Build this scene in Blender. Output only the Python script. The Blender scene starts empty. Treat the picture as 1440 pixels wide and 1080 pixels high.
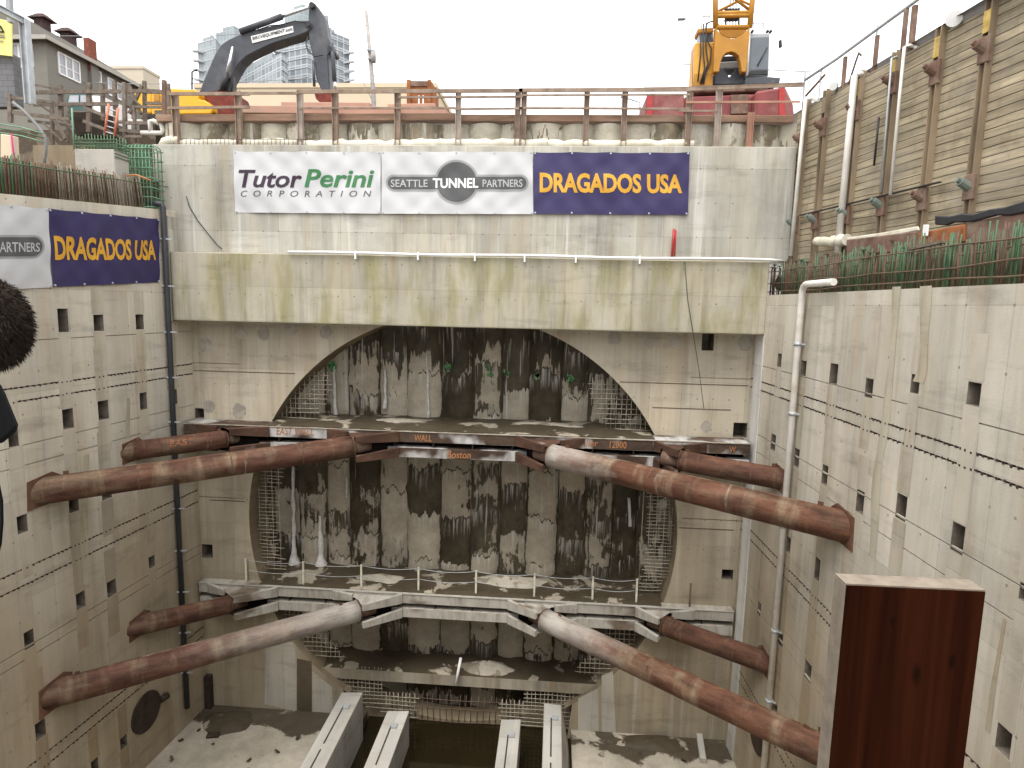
import bpy, bmesh, math, random
from mathutils import Vector, Matrix, noise
rnd = random.Random(7)
SC = bpy.context.scene
COL = SC.collection

# ------------------------------------------------------------------ camera
FPX = 865.0                                  # focal length in pixels of a 1440 wide picture
PITCH, YAW, ROLL = math.radians(7.27), math.radians(3.97), 0.022
_cy, _sy, _cp, _sp = math.cos(YAW), math.sin(YAW), math.cos(PITCH), math.sin(PITCH)
FW = Vector((-_sy*_cp, _cy*_cp, -_sp))
_R0, _U0 = Vector((_cy, _sy, 0)), Vector((-_sy*_sp, _cy*_sp, _cp))
RT = _R0*math.cos(ROLL) + _U0*math.sin(ROLL)
UP = -_R0*math.sin(ROLL) + _U0*math.cos(ROLL)
cam_d = bpy.data.cameras.new('camera')
cam = bpy.data.objects.new('camera', cam_d)
COL.objects.link(cam)
cam_d.sensor_width = 36.0
cam_d.lens = 36.0*FPX/1440.0
cam_d.clip_start = 0.05
cam_d.clip_end = 6000
cam.matrix_world = Matrix(((RT.x, UP.x, -FW.x, 0), (RT.y, UP.y, -FW.y, 0), (RT.z, UP.z, -FW.z, 0), (0, 0, 0, 1)))
SC.camera = cam

# ------------------------------------------------------------------ sky and sun (overcast)
SUN_EL, SUN_AZ = math.radians(66), math.radians(200)
world = bpy.data.worlds.new('World')
SC.world = world
world.use_nodes = True
wn = world.node_tree
wn.nodes.clear()
_o = wn.nodes.new('ShaderNodeOutputWorld')
_b = wn.nodes.new('ShaderNodeBackground')
_s = wn.nodes.new('ShaderNodeTexSky')
_s.sky_type = 'NISHITA'
_s.sun_disc = False
_s.sun_elevation = SUN_EL
_s.sun_rotation = SUN_AZ
_s.air_density, _s.dust_density, _s.ozone_density = 1.0, 4.0, 1.0
_m = wn.nodes.new('ShaderNodeMixRGB')          # cloud deck over the clear sky
_m.inputs[0].default_value = 0.86
_m.inputs[2].default_value = (11.0, 11.0, 11.1, 1)
wn.links.new(_s.outputs[0], _m.inputs[1])
wn.links.new(_m.outputs[0], _b.inputs[0])
_b.inputs[1].default_value = 0.10
wn.links.new(_b.outputs[0], _o.inputs[0])
sun_d = bpy.data.lights.new('sun', 'SUN')
sun_d.energy = 1.5
sun_d.angle = math.radians(35)
sun_d.color = (1.0, 0.965, 0.91)
sun = bpy.data.objects.new('sun', sun_d)
COL.objects.link(sun)
sun.rotation_euler = (math.pi/2-SUN_EL, 0, math.pi-SUN_AZ)   # shines from the azimuth SUN_AZ (behind the camera)
SC.view_settings.view_transform = 'Standard'
SC.view_settings.look = 'None'
SC.view_settings.exposure = 1.12
SC.view_settings.gamma = 1.0

# ------------------------------------------------------------------ pixel of the photograph -> point on a real plane
def ray(x, y):
    return FW + RT*((x-720)/FPX) + UP*((540-y)/FPX)
def onY(x, y, Y):
    r = ray(x, y); return r*(Y/r.y)
def onZ(x, y, Z):
    r = ray(x, y); return r*(Z/r.z)
def onP(x, y, pl):
    r = ray(x, y); return r*(pl[0].dot(pl[1])/r.dot(pl[1]))
def wall_plane(p0, deg, side):
    a = math.radians(deg)
    d = Vector((math.sin(a), math.cos(a), 0))
    n = Vector((d.y, -d.x, 0))*side
    return (Vector(p0), n, d)
LW = wall_plane((-14.85, 24.2, 0), 4, 1)
RW = wall_plane((7.55, 24.2, 0), -2, -1)
LAG = wall_plane((8.5, 23.5, 0), -11, -1)
def Yp(Y):
    return (Vector((0, Y, 0)), Vector((0, -1, 0)), Vector((1, 0, 0)))
YB, YU, YM = 24.2, 23.6, 23.0
ZF = -17.8
CX, CZ, CR = -3.78, -9.25, 8.9

# ------------------------------------------------------------------ mesh builder
ROOTS = {}
class MB:
    def __init__(s): s.v = []; s.f = []; s.uv = []; s.sm = []
    def face(s, idx, uv=None, sm=False):
        s.f.append(tuple(idx)); s.uv.append(uv); s.sm.append(sm)
    def pts(s, ps):
        k = len(s.v); s.v += [Vector(p) for p in ps]; return k
    def poly(s, ps, uv=None):
        k = s.pts(ps); s.face(range(k, k+len(ps)), uv)
    def hexa(s, a, b):                        # two matching quads
        k = s.pts(list(a)+list(b))
        for q in ((3, 2, 1, 0), (4, 5, 6, 7), (0, 1, 5, 4), (1, 2, 6, 5), (2, 3, 7, 6), (3, 0, 4, 7)):
            s.face([k+i for i in q])
    def box(s, x0, x1, y0, y1, z0, z1):
        s.hexa([(x0, y0, z0), (x1, y0, z0), (x1, y1, z0), (x0, y1, z0)], [(x0, y0, z1), (x1, y0, z1), (x1, y1, z1), (x0, y1, z1)])
    def prism(s, ps, ext):
        ps = [Vector(p) for p in ps]; ext = Vector(ext); n = len(ps)
        k = s.pts(ps+[p+ext for p in ps])
        s.face(range(k+n-1, k-1, -1)); s.face(range(k+n, k+2*n))
        for i in range(n):
            j = (i+1) % n; s.face((k+i, k+j, k+n+j, k+n+i))
    def bar(s, a, b, w, h, up=(0, 0, 1)):
        a, b = Vector(a), Vector(b); d = (b-a).normalized(); u = Vector(up)
        if abs(d.dot(u)) > .98: u = Vector((0, 1, 0))
        r = d.cross(u).normalized()*(w/2); t = r.cross(d).normalized()*(h/2)
        q = [-r-t, r-t, r+t, -r+t]
        s.hexa([a+o for o in q], [b+o for o in q])
    def ibeam(s, a, b, w, h, t=.03, up=(1, 0, 0)):
        a, b = Vector(a), Vector(b); d = (b-a).normalized(); u = Vector(up)
        r = d.cross(u).normalized(); v = r.cross(d).normalized()
        for k in (-1, 1):
            o = v*(k*(h/2-t/2)); s.bar(a+o, b+o, w, t, v)
        s.bar(a, b, t, h-2*t, v)
    def tube(s, ps, r, seg=12, cap=True, sm=True):
        ps = [Vector(p) for p in ps]; n = len(ps); rs = r if isinstance(r, (list, tuple)) else [r]*n
        base = len(s.v); L = 0; Ls = []
        d0 = (ps[1]-ps[0]).normalized(); u = Vector((0, 0, 1)) if abs(d0.z) < .9 else Vector((0, 1, 0))
        for i, p in enumerate(ps):
            d = (ps[min(i+1, n-1)]-ps[max(i-1, 0)]).normalized()
            u = (u-d*u.dot(d)).normalized(); w = d.cross(u)
            if i: L += (p-ps[i-1]).length
            Ls.append(L)
            for k in range(seg):
                a = 2*math.pi*k/seg; s.v.append(p+(u*math.cos(a)+w*math.sin(a))*rs[i])
        for i in range(n-1):
            for k in range(seg):
                j = (k+1) % seg; v0, v1 = k*rs[i]*6.283/seg, (k+1)*rs[i]*6.283/seg
                s.face((base+i*seg+k, base+i*seg+j, base+(i+1)*seg+j, base+(i+1)*seg+k), ((Ls[i], v0), (Ls[i], v1), (Ls[i+1], v1), (Ls[i+1], v0)), sm)
        if cap:
            s.face([base+k for k in range(seg)][::-1]); s.face([base+(n-1)*seg+k for k in range(seg)])
    def build(s, name, mat, parent=None, loc=None):
        root = parent
        while root is not None and root.parent is not None: root = root.parent
        off = Vector(ROOTS.get(root.name, (0, 0, 0))) if root else Vector(loc or (0, 0, 0))
        me = bpy.data.meshes.new(name)
        me.from_pydata([tuple(p-off) for p in s.v], [], s.f)
        uvl = me.uv_layers.new(name='UVMap')
        me.update()
        data = [0.0]*(2*len(me.loops))
        for pi, p in enumerate(me.polygons):
            p.use_smooth = s.sm[pi]
            uv = s.uv[pi]
            if uv is None:
                n = p.normal
                if abs(n.z) > .7: uv = [(s.v[i].x, s.v[i].y) for i in s.f[pi]]
                else:
                    t = Vector((-n.y, n.x, 0)).normalized()
                    if abs(t.x) > abs(t.y):
                        if t.x < 0: t = -t
                    elif t.y < 0: t = -t
                    uv = [(s.v[i].dot(t), s.v[i].z) for i in s.f[pi]]
            for k, li in enumerate(p.loop_indices):
                data[2*li], data[2*li+1] = uv[k]
        uvl.data.foreach_set('uv', data)
        me.materials.append(mat)
        o = bpy.data.objects.new(name, me)
        COL.objects.link(o)
        if parent is not None: o.parent = parent
        else:
            o.location = off; ROOTS[o.name] = off
        return o
def thing(name, loc, label, cat, group=None):
    o = bpy.data.objects.new(name, None)
    COL.objects.link(o)
    o.empty_display_size = .2
    o.location = loc; ROOTS[o.name] = Vector(loc)
    return tag(o, label, cat, group)
def tag(o, label, cat, group=None):
    o['label'] = label; o['category'] = cat
    if group: o['group'] = group
    return o
def struct(o, label=None, cat=None, kind='structure'):
    o['kind'] = kind
    if label: o['label'] = label; o['category'] = cat
    return o
def recalc(o):
    bm = bmesh.new(); bm.from_mesh(o.data); bmesh.ops.recalc_face_normals(bm, faces=bm.faces); bm.to_mesh(o.data); bm.free()
    return o
def bevel(o, w, seg=1):
    m = o.modifiers.new('bevel', 'BEVEL'); m.width = w; m.segments = seg; m.limit_method = 'ANGLE'; m.angle_limit = .7
    return o

# ------------------------------------------------------------------ materials
class Mt:
    def __init__(s, name, rough=.85, metal=0., spec=.35):
        if rough >= .7: spec = min(spec, .12)
        s.m = bpy.data.materials.new(name); s.m.use_nodes = True; s.t = s.m.node_tree
        s.b = s.t.nodes['Principled BSDF']
        s.b.inputs['Roughness'].default_value = rough; s.b.inputs['Metallic'].default_value = metal
        s.b.inputs['Specular IOR Level'].default_value = spec
        s.uvn = None
    def n(s, typ, **k):
        d = s.t.nodes.new('ShaderNode'+typ)
        for a, v in k.items(): setattr(d, a, v)
        return d
    def l(s, a, b): s.t.links.new(a, b)
    def uv(s, sc=(1, 1, 1), off=(0, 0, 0)):
        if s.uvn is None: s.uvn = s.n('UVMap', uv_map='UVMap')
        mp = s.n('Mapping'); mp.inputs['Scale'].default_value = sc; mp.inputs['Location'].default_value = off
        s.l(s.uvn.outputs[0], mp.inputs[0]); return mp.outputs[0]
    def obj(s, sc=(1, 1, 1), off=(0, 0, 0)):
        g = s.n('NewGeometry'); mp = s.n('Mapping'); mp.inputs['Scale'].default_value = sc; mp.inputs['Location'].default_value = off
        s.l(g.outputs['Position'], mp.inputs[0]); return mp.outputs[0]
    def noise(s, vec, scale=1., detail=4., rough=.55, dist=0.):
        d = s.n('TexNoise'); d.inputs['Scale'].default_value = scale; d.inputs['Detail'].default_value = detail
        d.inputs['Roughness'].default_value = rough; d.inputs['Distortion'].default_value = dist
        s.l(vec, d.inputs['Vector']); return d.outputs['Fac']
    def ramp(s, fac, stops, interp='LINEAR'):
        d = s.n('ValToRGB'); d.color_ramp.interpolation = interp; e = d.color_ramp.elements
        while len(e) < len(stops): e.new(.5)
        for el, (p, c) in zip(e, stops):
            el.position = p; el.color = (c, c, c, 1) if not isinstance(c, tuple) else c+(1,)
        s.l(fac, d.inputs[0]); return d.outputs[0]
    def mix(s, a, b, fac=1., mode='MIX'):
        d = s.n('MixRGB', blend_type=mode)
        for i, v in ((0, fac), (1, a), (2, b)):
            if isinstance(v, (int, float)): d.inputs[i].default_value = v if i == 0 else (v, v, v, 1)
            elif isinstance(v, tuple): d.inputs[i].default_value = v+(1,)
            else: s.l(v, d.inputs[i])
        return d.outputs[0]
    def math(s, op, a, b=0.):
        d = s.n('Math', operation=op)
        for i, v in ((0, a), (1, b)):
            if isinstance(v, (int, float)): d.inputs[i].default_value = v
            else: s.l(v, d.inputs[i])
        return d.outputs[0]
    def col(s, c):
        if isinstance(c, tuple): s.b.inputs['Base Color'].default_value = c+(1,)
        else: s.l(c, s.b.inputs['Base Color'])
    def bump(s, h, strength=.3, dist=.02):
        d = s.n('Bump'); d.inputs['Strength'].default_value = strength; d.inputs['Distance'].default_value = dist
        s.l(h, d.inputs['Height']); s.l(d.outputs[0], s.b.inputs['Normal'])

def sc(c, k): return tuple(x*k for x in c)
def plain(name, c, rough=.6, metal=0., var=.18, scale=3., spec=.4, dirt=None, stretch=(1, 1, 1)):
    m = Mt(name, rough, metal, spec)
    p = m.obj(stretch)
    x = m.mix(sc(c, 1-var), sc(c, 1+var), m.ramp(m.noise(p, scale, 6), [(.3, 0.), (.7, 1.)]))
    if dirt: x = m.mix(x, dirt, m.ramp(m.noise(p, scale*.6, 8, .65), [(.5, 0.), (.68, .85)]))
    m.col(x); return m.m

def concrete(name, base=(.42, .39, .335), panel=(1.22, 2.44), tan=(.36, .28, .17), tanf=.35, streak=.5, seed=0., holes=True, joint=.72, algae=0., low=None, blot=.6, pv=.11, offs=0., lime=0., band=.6):
    m = Mt(name, .9, 0, .25)
    u = m.uv(off=(seed, seed*.37, 0))
    br = m.n('TexBrick'); br.offset = offs; br.offset_frequency = 2
    br.inputs['Scale'].default_value = 1; br.inputs['Brick Width'].default_value = panel[0]; br.inputs['Row Height'].default_value = panel[1]
    br.inputs['Mortar Size'].default_value = .012; br.inputs['Mortar Smooth'].default_value = .7
    br.inputs['Color1'].default_value = sc(base, 1+pv)+(1,); br.inputs['Color2'].default_value = sc(base, 1-pv)+(1,); br.inputs['Mortar'].default_value = sc(base, joint)+(1,)
    m.l(m.uv(off=(500+seed, 500, 0)), br.inputs['Vector'])
    x = br.outputs['Color']
    x = m.mix(x, 1., 1.0, 'MULTIPLY')
    # mottling of the pour
    x = m.mix(x, m.ramp(m.noise(u, .55, 8, .62), [(.25, .74), (.5, 1.), (.8, 1.12)]), blot, 'MULTIPLY')
    # rust-tan runs
    tf = m.math('MULTIPLY', m.ramp(m.noise(m.uv((.9, .16, 1), (seed+3, 1, 0)), 1., 6, .6), [(.45, 0.), (.7, 1.)]), tanf)
    x = m.mix(x, tan, tf)
    if low:                                   # stained lower part, pit-bottom shade also put into its tan, ragged edge
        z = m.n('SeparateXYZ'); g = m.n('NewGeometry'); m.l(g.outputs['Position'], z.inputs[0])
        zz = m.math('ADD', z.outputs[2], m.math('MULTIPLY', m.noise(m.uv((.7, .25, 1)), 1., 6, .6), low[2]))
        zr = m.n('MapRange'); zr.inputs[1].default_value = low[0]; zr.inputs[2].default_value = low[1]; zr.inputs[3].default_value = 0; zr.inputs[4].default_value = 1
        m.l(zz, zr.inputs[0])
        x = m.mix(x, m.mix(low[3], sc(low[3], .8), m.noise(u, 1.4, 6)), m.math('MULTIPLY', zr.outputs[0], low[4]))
    if algae:
        x = m.mix(x, (.23, .21, .075), m.math('MULTIPLY', m.ramp(m.noise(m.uv((1.1, .28, 1), (seed, 7, 0)), 1., 6, .6), [(.47, 0.), (.62, 1.)]), algae))
    # vertical washing streaks
    st = m.ramp(m.noise(m.uv((2.3, .16, 1), (seed, 0, 0)), 1., 8, .68), [(.3, .62), (.5, 1.), (.72, 1.12)])
    x = m.mix(x, st, streak, 'MULTIPLY')
    x = m.mix(x, m.ramp(m.noise(m.uv((.95, .035, 1), (seed+31, 2, 0)), 1., 2, .5), [(.35, .8), (.5, 1.), (.65, 1.08)]), band, 'MULTIPLY')
    if lime: x = m.mix(x, (.66, .65, .62), m.math('MULTIPLY', m.ramp(m.noise(m.uv((2.6, .09, 1), (seed+17, 2, 0)), 1., 5, .65), [(.56, 0.), (.7, 1.)]), lime))
    # broken stains that follow the pour lines
    x = m.mix(x, m.ramp(m.noise(m.uv((.35, 1.5, 1), (seed+3, 9, 0)), 1., 8, .68), [(.54, 1.), (.7, .72)]), .9, 'MULTIPLY')
    x = m.mix(x, (.30, .20, .095), m.math('MULTIPLY', m.ramp(m.noise(m.uv((1.7, .11, 1), (seed+41, 3, 0)), 1., 6, .65), [(.58, 0.), (.72, 1.)]), tanf))
    # dark narrow drip marks and small blemishes
    dr = m.ramp(m.noise(m.uv((7., .22, 1), (seed+9, 4, 0)), 1., 5, .7), [(.64, 1.), (.74, .55)])
    x = m.mix(x, dr, .7, 'MULTIPLY')
    x = m.mix(x, m.ramp(m.noise(u, 9., 5, .7), [(.62, 1.), (.75, .7)]), .6, 'MULTIPLY')
    if holes:
        v = m.n('VectorMath', operation='MODULO'); v.inputs[1].default_value = (.61, 1.22, 10)
        m.l(m.uv(off=(500+seed+.3, 500+.4, 0)), v.inputs[0])
        w = m.n('VectorMath', operation='DISTANCE'); w.inputs[1].default_value = (.3, .4, 0)
        m.l(v.outputs[0], w.inputs[0])
        hm = m.math('MULTIPLY', m.math('LESS_THAN', w.outputs['Value'], .03), m.ramp(m.noise(u, 1.1, 2), [(.42, 0.), (.5, 1.)]))
        x = m.mix(x, sc(base, .35), m.math('MULTIPLY', hm, .75))
    x = m.mix(x, m.ramp(m.noise(u, 45., 3, .6), [(.3, .9), (.7, 1.08)]), 1., 'MULTIPLY')
    m.col(x)
    m.bump(m.noise(u, 14., 6, .7), .25, .02)
    return m.m

def rust(name, dust=None, base=(.105, .054, .038), L=12., pale=(.47, .44, .39), amount=.5, seed=0.):
    m = Mt(name, .72, .0, .35)
    p = m.uv((.5, 1.2, 1), (seed, 0, 0))
    x = m.mix(sc(base, .62), (base[0]*1.55, base[1]*1.45, base[2]*1.35), m.ramp(m.noise(p, 1.3, 8, .62), [(.3, 0.), (.72, 1.)]))
    x = m.mix(x, (.30, .235, .155), m.math('MULTIPLY', m.ramp(m.noise(m.uv((1.3, .3, 1), (seed, 2, 0)), 1., 5, .6), [(.5, 0.), (.68, 1.)]), .7))   # silt rings round the pipe
    x = m.mix(x, pale, m.math('MULTIPLY', m.ramp(m.noise(m.uv((2.2, .25, 1), (seed+4, 0, 0)), 1., 5, .6), [(.66, 0.), (.72, 1.)]), amount))
    x = m.mix(x, (.27, .205, .135), m.math('MULTIPLY', m.ramp(m.noise(m.uv((.35, 1.1, 1), (seed+7, 3, 0)), 1., 7, .6), [(.53, 0.), (.68, 1.)]), .42))
    x = m.mix(x, m.ramp(m.noise(m.uv((.6, 2.6, 1), (seed, 8, 0)), 1., 8, .7), [(.36, .4), (.56, 1.)]), .85, 'MULTIPLY')
    if dust:
        sx = m.n('SeparateXYZ'); m.l(m.uv(), sx.inputs[0])
        q = m.math('ADD', sx.outputs[0], m.math('MULTIPLY', m.math('SUBTRACT', m.noise(m.uv((.8, 1.6, 1)), 1., 6, .65), .5), 5.))
        r = m.n('MapRange'); r.inputs[1].default_value = dust[0]*L; r.inputs[2].default_value = dust[1]*L; m.l(q, r.inputs[0])
        x = m.mix(x, m.mix(pale, sc(pale, .72), m.noise(p, 3., 5)), m.math('MULTIPLY', m.math('MULTIPLY', r.outputs[0], dust[2]), m.ramp(m.noise(m.uv((.5, 2.0, 1), (seed, 5, 0)), 1., 8, .68), [(.36, .45), (.52, 1.)])))
    x = m.mix(x, m.ramp(m.noise(m.uv(), 16., 5, .7), [(.3, .82), (.7, 1.12)]), 1., 'MULTIPLY')
    m.col(x); m.bump(m.noise(m.uv(), 9., 6, .7), .2, .02)
    return m.m

def waler_mat(name, steel, pale, thr, seed):
    m = Mt(name, .75, 0, .3)
    x = m.mix(sc(steel, .5), sc(steel, 1.4), m.ramp(m.noise(m.uv((.8, 1.5, 1), (seed, 0, 0)), 1.2, 7, .6), [(.3, 0.), (.7, 1.)]))
    f = m.ramp(m.noise(m.uv((.45, .5, 1), (seed, 3, 0)), 1., 3, .5), [(thr, 0.), (thr+.07, 1.)])
    g = m.ramp(m.noise(m.uv((3.2, .7, 1), (seed, 0, 0)), 1., 6, .65), [(.34, .45), (.55, 1.)])
    x = m.mix(x, m.mix(pale, sc(pale, .75), m.noise(m.uv((2, 1.2, 1)), 1., 5)), m.math('MULTIPLY', f, g))
    x = m.mix(x, m.ramp(m.noise(m.uv(), 20., 4, .7), [(.3, .85), (.7, 1.1)]), 1., 'MULTIPLY')
    m.col(x); m.bump(m.noise(m.uv(), 12., 5), .15, .02)
    return m.m

def pile_mat(name, pale, dark, thr, seg=2.1):
    """u = -1..1 across the pile, v = height: pours with their own tone, drips under lift lines, wet joints"""
    m = Mt(name, .8, 0, .4)
    oi = m.n('ObjectInfo'); rv = oi.outputs['Random']
    sx = m.n('SeparateXYZ'); m.l(m.uv(), sx.inputs[0]); U, V = sx.outputs[0], sx.outputs[1]
    def vec(su, sv, k=37.):
        c = m.n('CombineXYZ'); m.l(m.math('MULTIPLY', U, su), c.inputs[0]); m.l(m.math('MULTIPLY', V, sv), c.inputs[1]); m.l(m.math('MULTIPLY', rv, k), c.inputs[2]); return c.outputs[0]
    drip = m.noise(vec(3.4, .22), 1., 4, .6)
    rag = m.noise(vec(1.6, 1.3), 1., 7, .65, .4)
    vj = m.math('ADD', m.math('DIVIDE', V, seg), m.math('MULTIPLY', rv, 7.))
    vj = m.math('ADD', vj, m.math('MULTIPLY', m.math('SUBTRACT', drip, .5), .75))
    vj = m.math('ADD', vj, m.math('MULTIPLY', m.math('SUBTRACT', rag, .5), .16))
    cell = m.math('FLOOR', vj); fr = m.math('FRACT', vj)
    wn_ = m.n('TexWhiteNoise', noise_dimensions='2D'); cv = m.n('CombineXYZ'); m.l(cell, cv.inputs[0]); m.l(m.math('MULTIPLY', rv, 91.), cv.inputs[1]); m.l(cv.outputs[0], wn_.inputs['Vector'])
    f = m.math('MULTIPLY', wn_.outputs['Value'], .36)
    f = m.math('ADD', f, m.math('MULTIPLY', m.noise(vec(1.15, .6), 1., 8, .62, .3), .70))
    f = m.math('ADD', f, m.math('MULTIPLY', m.math('SUBTRACT', m.noise(vec(9., .16, 71.), 1., 5, .65), .17), .20))
    f = m.math('SUBTRACT', f, m.math('MULTIPLY', m.math('LESS_THAN', fr, .035), .2))
    if seg < 3:                               # seepage under the crown of the opening
        cr_ = m.n('MapRange'); cr_.inputs[1].default_value = -3.2; cr_.inputs[2].default_value = -.9; cr_.inputs[4].default_value = .42
        m.l(m.math('ADD', V, m.math('MULTIPLY', m.math('SUBTRACT', drip, .5), 5.)), cr_.inputs[0]); f = m.math('SUBTRACT', f, cr_.outputs[0])
    ab = m.math('ABSOLUTE', U)
    edge = m.n('MapRange'); edge.inputs[1].default_value = .55; edge.inputs[2].default_value = .88; edge.inputs[4].default_value = .5; m.l(m.math('ADD', ab, m.math('MULTIPLY', m.math('SUBTRACT', rag, .5), .5)), edge.inputs[0])
    f = m.math('SUBTRACT', f, edge.outputs[0])
    k = m.ramp(f, [(thr-.012, 0.), (thr+.012, 1.)])
    d = m.mix(sc(dark, .5), sc(dark, 1.55), m.ramp(m.noise(vec(1.2, .7, 11.), 1.5, 7, .65), [(.3, 0.), (.75, 1.)]))
    p = m.mix(sc(pale, .72), sc(pale, 1.12), m.ramp(m.noise(vec(.8, .8, 19.), 1.5, 8, .65), [(.3, 0.), (.7, 1.)]))
    p = m.mix(p, m.ramp(wn_.outputs['Value'], [(0., .78), (1., 1.05)]), 1., 'MULTIPLY')
    x = m.mix(d, p, k)
    tp_ = m.n('MapRange'); tp_.inputs[1].default_value = .62; tp_.inputs[2].default_value = .95; m.l(fr, tp_.inputs[0])      # lime weeping out under a lift line
    x = m.mix(x, (.50, .48, .44), m.math('MULTIPLY', m.math('MULTIPLY', tp_.outputs[0], m.ramp(m.noise(vec(11., .5, 83.), 1., 4, .65), [(.5, 0.), (.62, 1.)])), .75))
    x = m.mix(x, (.5, .49, .46), m.math('MULTIPLY', m.ramp(m.noise(vec(5., .2, 53.), 1., 3, .6), [(.64, 0.), (.69, 1.)]), .65))
    x = m.mix(x, m.ramp(m.noise(m.obj(), 9., 6, .6), [(.3, .9), (.7, 1.06)]), 1., 'MULTIPLY')
    m.col(x)
    m.l(m.math('ADD', m.math('MULTIPLY', k, .4), .5), m.b.inputs['Roughness'])
    m.bump(m.mix(m.noise(m.obj(), 3.5, 8, .6), k, .45), .6, .05)
    return m.m

def mud_mat(name, dark, pale, thr, scale=.5, band=None):
    m = Mt(name, .7, 0, .4)
    p = m.obj()
    nf = m.noise(p, scale, 9, .62, .4)
    if band:                                  # mud lies along the end wall, with a ragged edge
        sy = m.n('SeparateXYZ'); m.l(p, sy.inputs[0]); mr = m.n('MapRange'); mr.inputs[1].default_value = band[0]; mr.inputs[2].default_value = band[1]; mr.inputs[3].default_value = .06; mr.inputs[4].default_value = -.22
        m.l(sy.outputs[1], mr.inputs[0]); nf = m.math('ADD', nf, mr.outputs[0])
    f = m.ramp(nf, [(thr-.012, 0.), (thr+.02, 1.)])
    d = m.mix(sc(dark, .6), sc(dark, 1.4), m.noise(p, 2.5, 7, .65))
    q = m.mix(sc(pale, .78), sc(pale, 1.12), m.ramp(m.noise(p, 1.6, 8, .6), [(.3, 0.), (.7, 1.)]))
    m.col(m.mix(m.mix(d, q, f), m.ramp(m.noise(p, 22., 4, .7), [(.3, .85), (.7, 1.1)]), 1., 'MULTIPLY'))
    m.l(m.math('ADD', m.math('MULTIPLY', f, .4), .45), m.b.inputs['Roughness'])
    m.bump(m.noise(p, 7., 7, .7), .35, .03)
    return m.m

def boards_mat(name, base, row, width, seed=0., grain=.6):
    m = Mt(name, .9, 0, .2)
    br = m.n('TexBrick'); br.offset = .37
    br.inputs['Scale'].default_value = 1; br.inputs['Brick Width'].default_value = width; br.inputs['Row Height'].default_value = row
    br.inputs['Mortar Size'].default_value = .014; br.inputs['Mortar Smooth'].default_value = .2
    br.inputs['Color1'].default_value = sc(base, 1.15)+(1,); br.inputs['Color2'].default_value = sc(base, .8)+(1,); br.inputs['Mortar'].default_value = sc(base, .18)+(1,)
    wob = m.n('VectorMath', operation='ADD'); nz = m.n('TexNoise'); nz.inputs['Scale'].default_value = .45
    m.l(m.uv(), nz.inputs['Vector']); wb = m.n('VectorMath', operation='SCALE'); wb.inputs['Scale'].default_value = .12
    m.l(nz.outputs['Color'], wb.inputs[0]); m.l(m.uv(off=(500+seed, 500, 0)), wob.inputs[0]); m.l(wb.outputs[0], wob.inputs[1])
    m.l(wob.outputs[0], br.inputs['Vector'])
    x = m.mix(br.outputs['Color'], m.ramp(m.noise(m.uv((.5, 4.76, 1), (4, 0, 0)), 1., 3, .6), [(.3, .6), (.7, 1.25)]), 1., 'MULTIPLY')
    x = m.mix(x, m.ramp(m.noise(m.uv((.7, 22., 1)), 1., 6, .65), [(.3, .6), (.7, 1.25)]), grain, 'MULTIPLY')
    x = m.mix(x, (.30, .27, .22), m.math('MULTIPLY', m.ramp(m.noise(m.uv((.5, .8, 1)), 1., 6), [(.5, 0.), (.72, 1.)]), .5))
    x = m.mix(x, sc(base, .35), m.math('MULTIPLY', m.ramp(m.noise(m.uv((.9, .5, 1), (9, 0, 0)), 1., 9, .7), [(.5, 0.), (.68, 1.)]), .65))
    m.col(x); m.bump(br.outputs['Fac'], -.6, .04)
    return m.m

M = {}
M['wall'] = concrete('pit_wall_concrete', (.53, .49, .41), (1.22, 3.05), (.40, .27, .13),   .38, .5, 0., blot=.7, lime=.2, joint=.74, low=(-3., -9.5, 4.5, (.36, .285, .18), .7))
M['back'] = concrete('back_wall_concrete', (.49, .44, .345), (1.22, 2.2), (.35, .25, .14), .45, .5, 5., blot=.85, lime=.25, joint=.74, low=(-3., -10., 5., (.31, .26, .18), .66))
M['upper'] = concrete('upper_wall_concrete', (.41, .395, .345), (2.44, 2.44), (.38, .31, .2), .4, .8, 11., lime=.6, pv=.13, band=1., blot=.9)
M['beam'] = concrete('beam_concrete', (.405, .375, .30), (2.44, 1.3), (.34, .28, .15), .4, .9, 17., algae=.55, blot=.8)
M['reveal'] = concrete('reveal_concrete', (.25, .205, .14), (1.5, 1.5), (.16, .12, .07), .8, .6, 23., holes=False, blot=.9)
M['block'] = concrete('cast_block_concrete', (.40, .38, .34), (3., 3.), (.34, .29, .2), .25, .3, 31., holes=False)
M['cradle'] = concrete('cradle_concrete', (.42, .405, .37), (3., 3.), (.38, .32, .22), .3, .3, 37., holes=False, blot=.8)
M['plaster'] = concrete('white_plaster', (.62, .61, .58), (3., 3.), (.4, .35, .25), .3, .6, 41., holes=False, blot=.6)
M['plaster2'] = concrete('repair_mortar', (.47, .45, .40), (5., 5.), (.36, .30, .2), .4, .5, 43., holes=False, blot=.9)
M['ledgef'] = concrete('ledge_concrete', (.37, .335, .27), (9., 9.), (.24, .19, .12), .8, .8, 61., holes=False, blot=1.)
M['floor'] = mud_mat('floor_mud_and_concrete', (.085, .07, .05), (.42, .38, .31), .38, .35, (22.0, 23.5))
M['mud'] = mud_mat('ledge_mud', (.07, .056, .037), (.34, .30, .235), .57, .8)
M['soil'] = mud_mat('soil', (.10, .078, .055), (.20, .16, .12), .55, .9)
M['pile_pale'] = pile_mat('pile_pale', (.41, .365, .285), (.075, .063, .042), .545)
M['pile_dark'] = pile_mat('pile_dark', (.38, .335, .26), (.058, .047, .030), .605)
M['pile_top'] = pile_mat('pile_top', (.46, .425, .34), (.19, .16, .11), .50, 5.)
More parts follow.
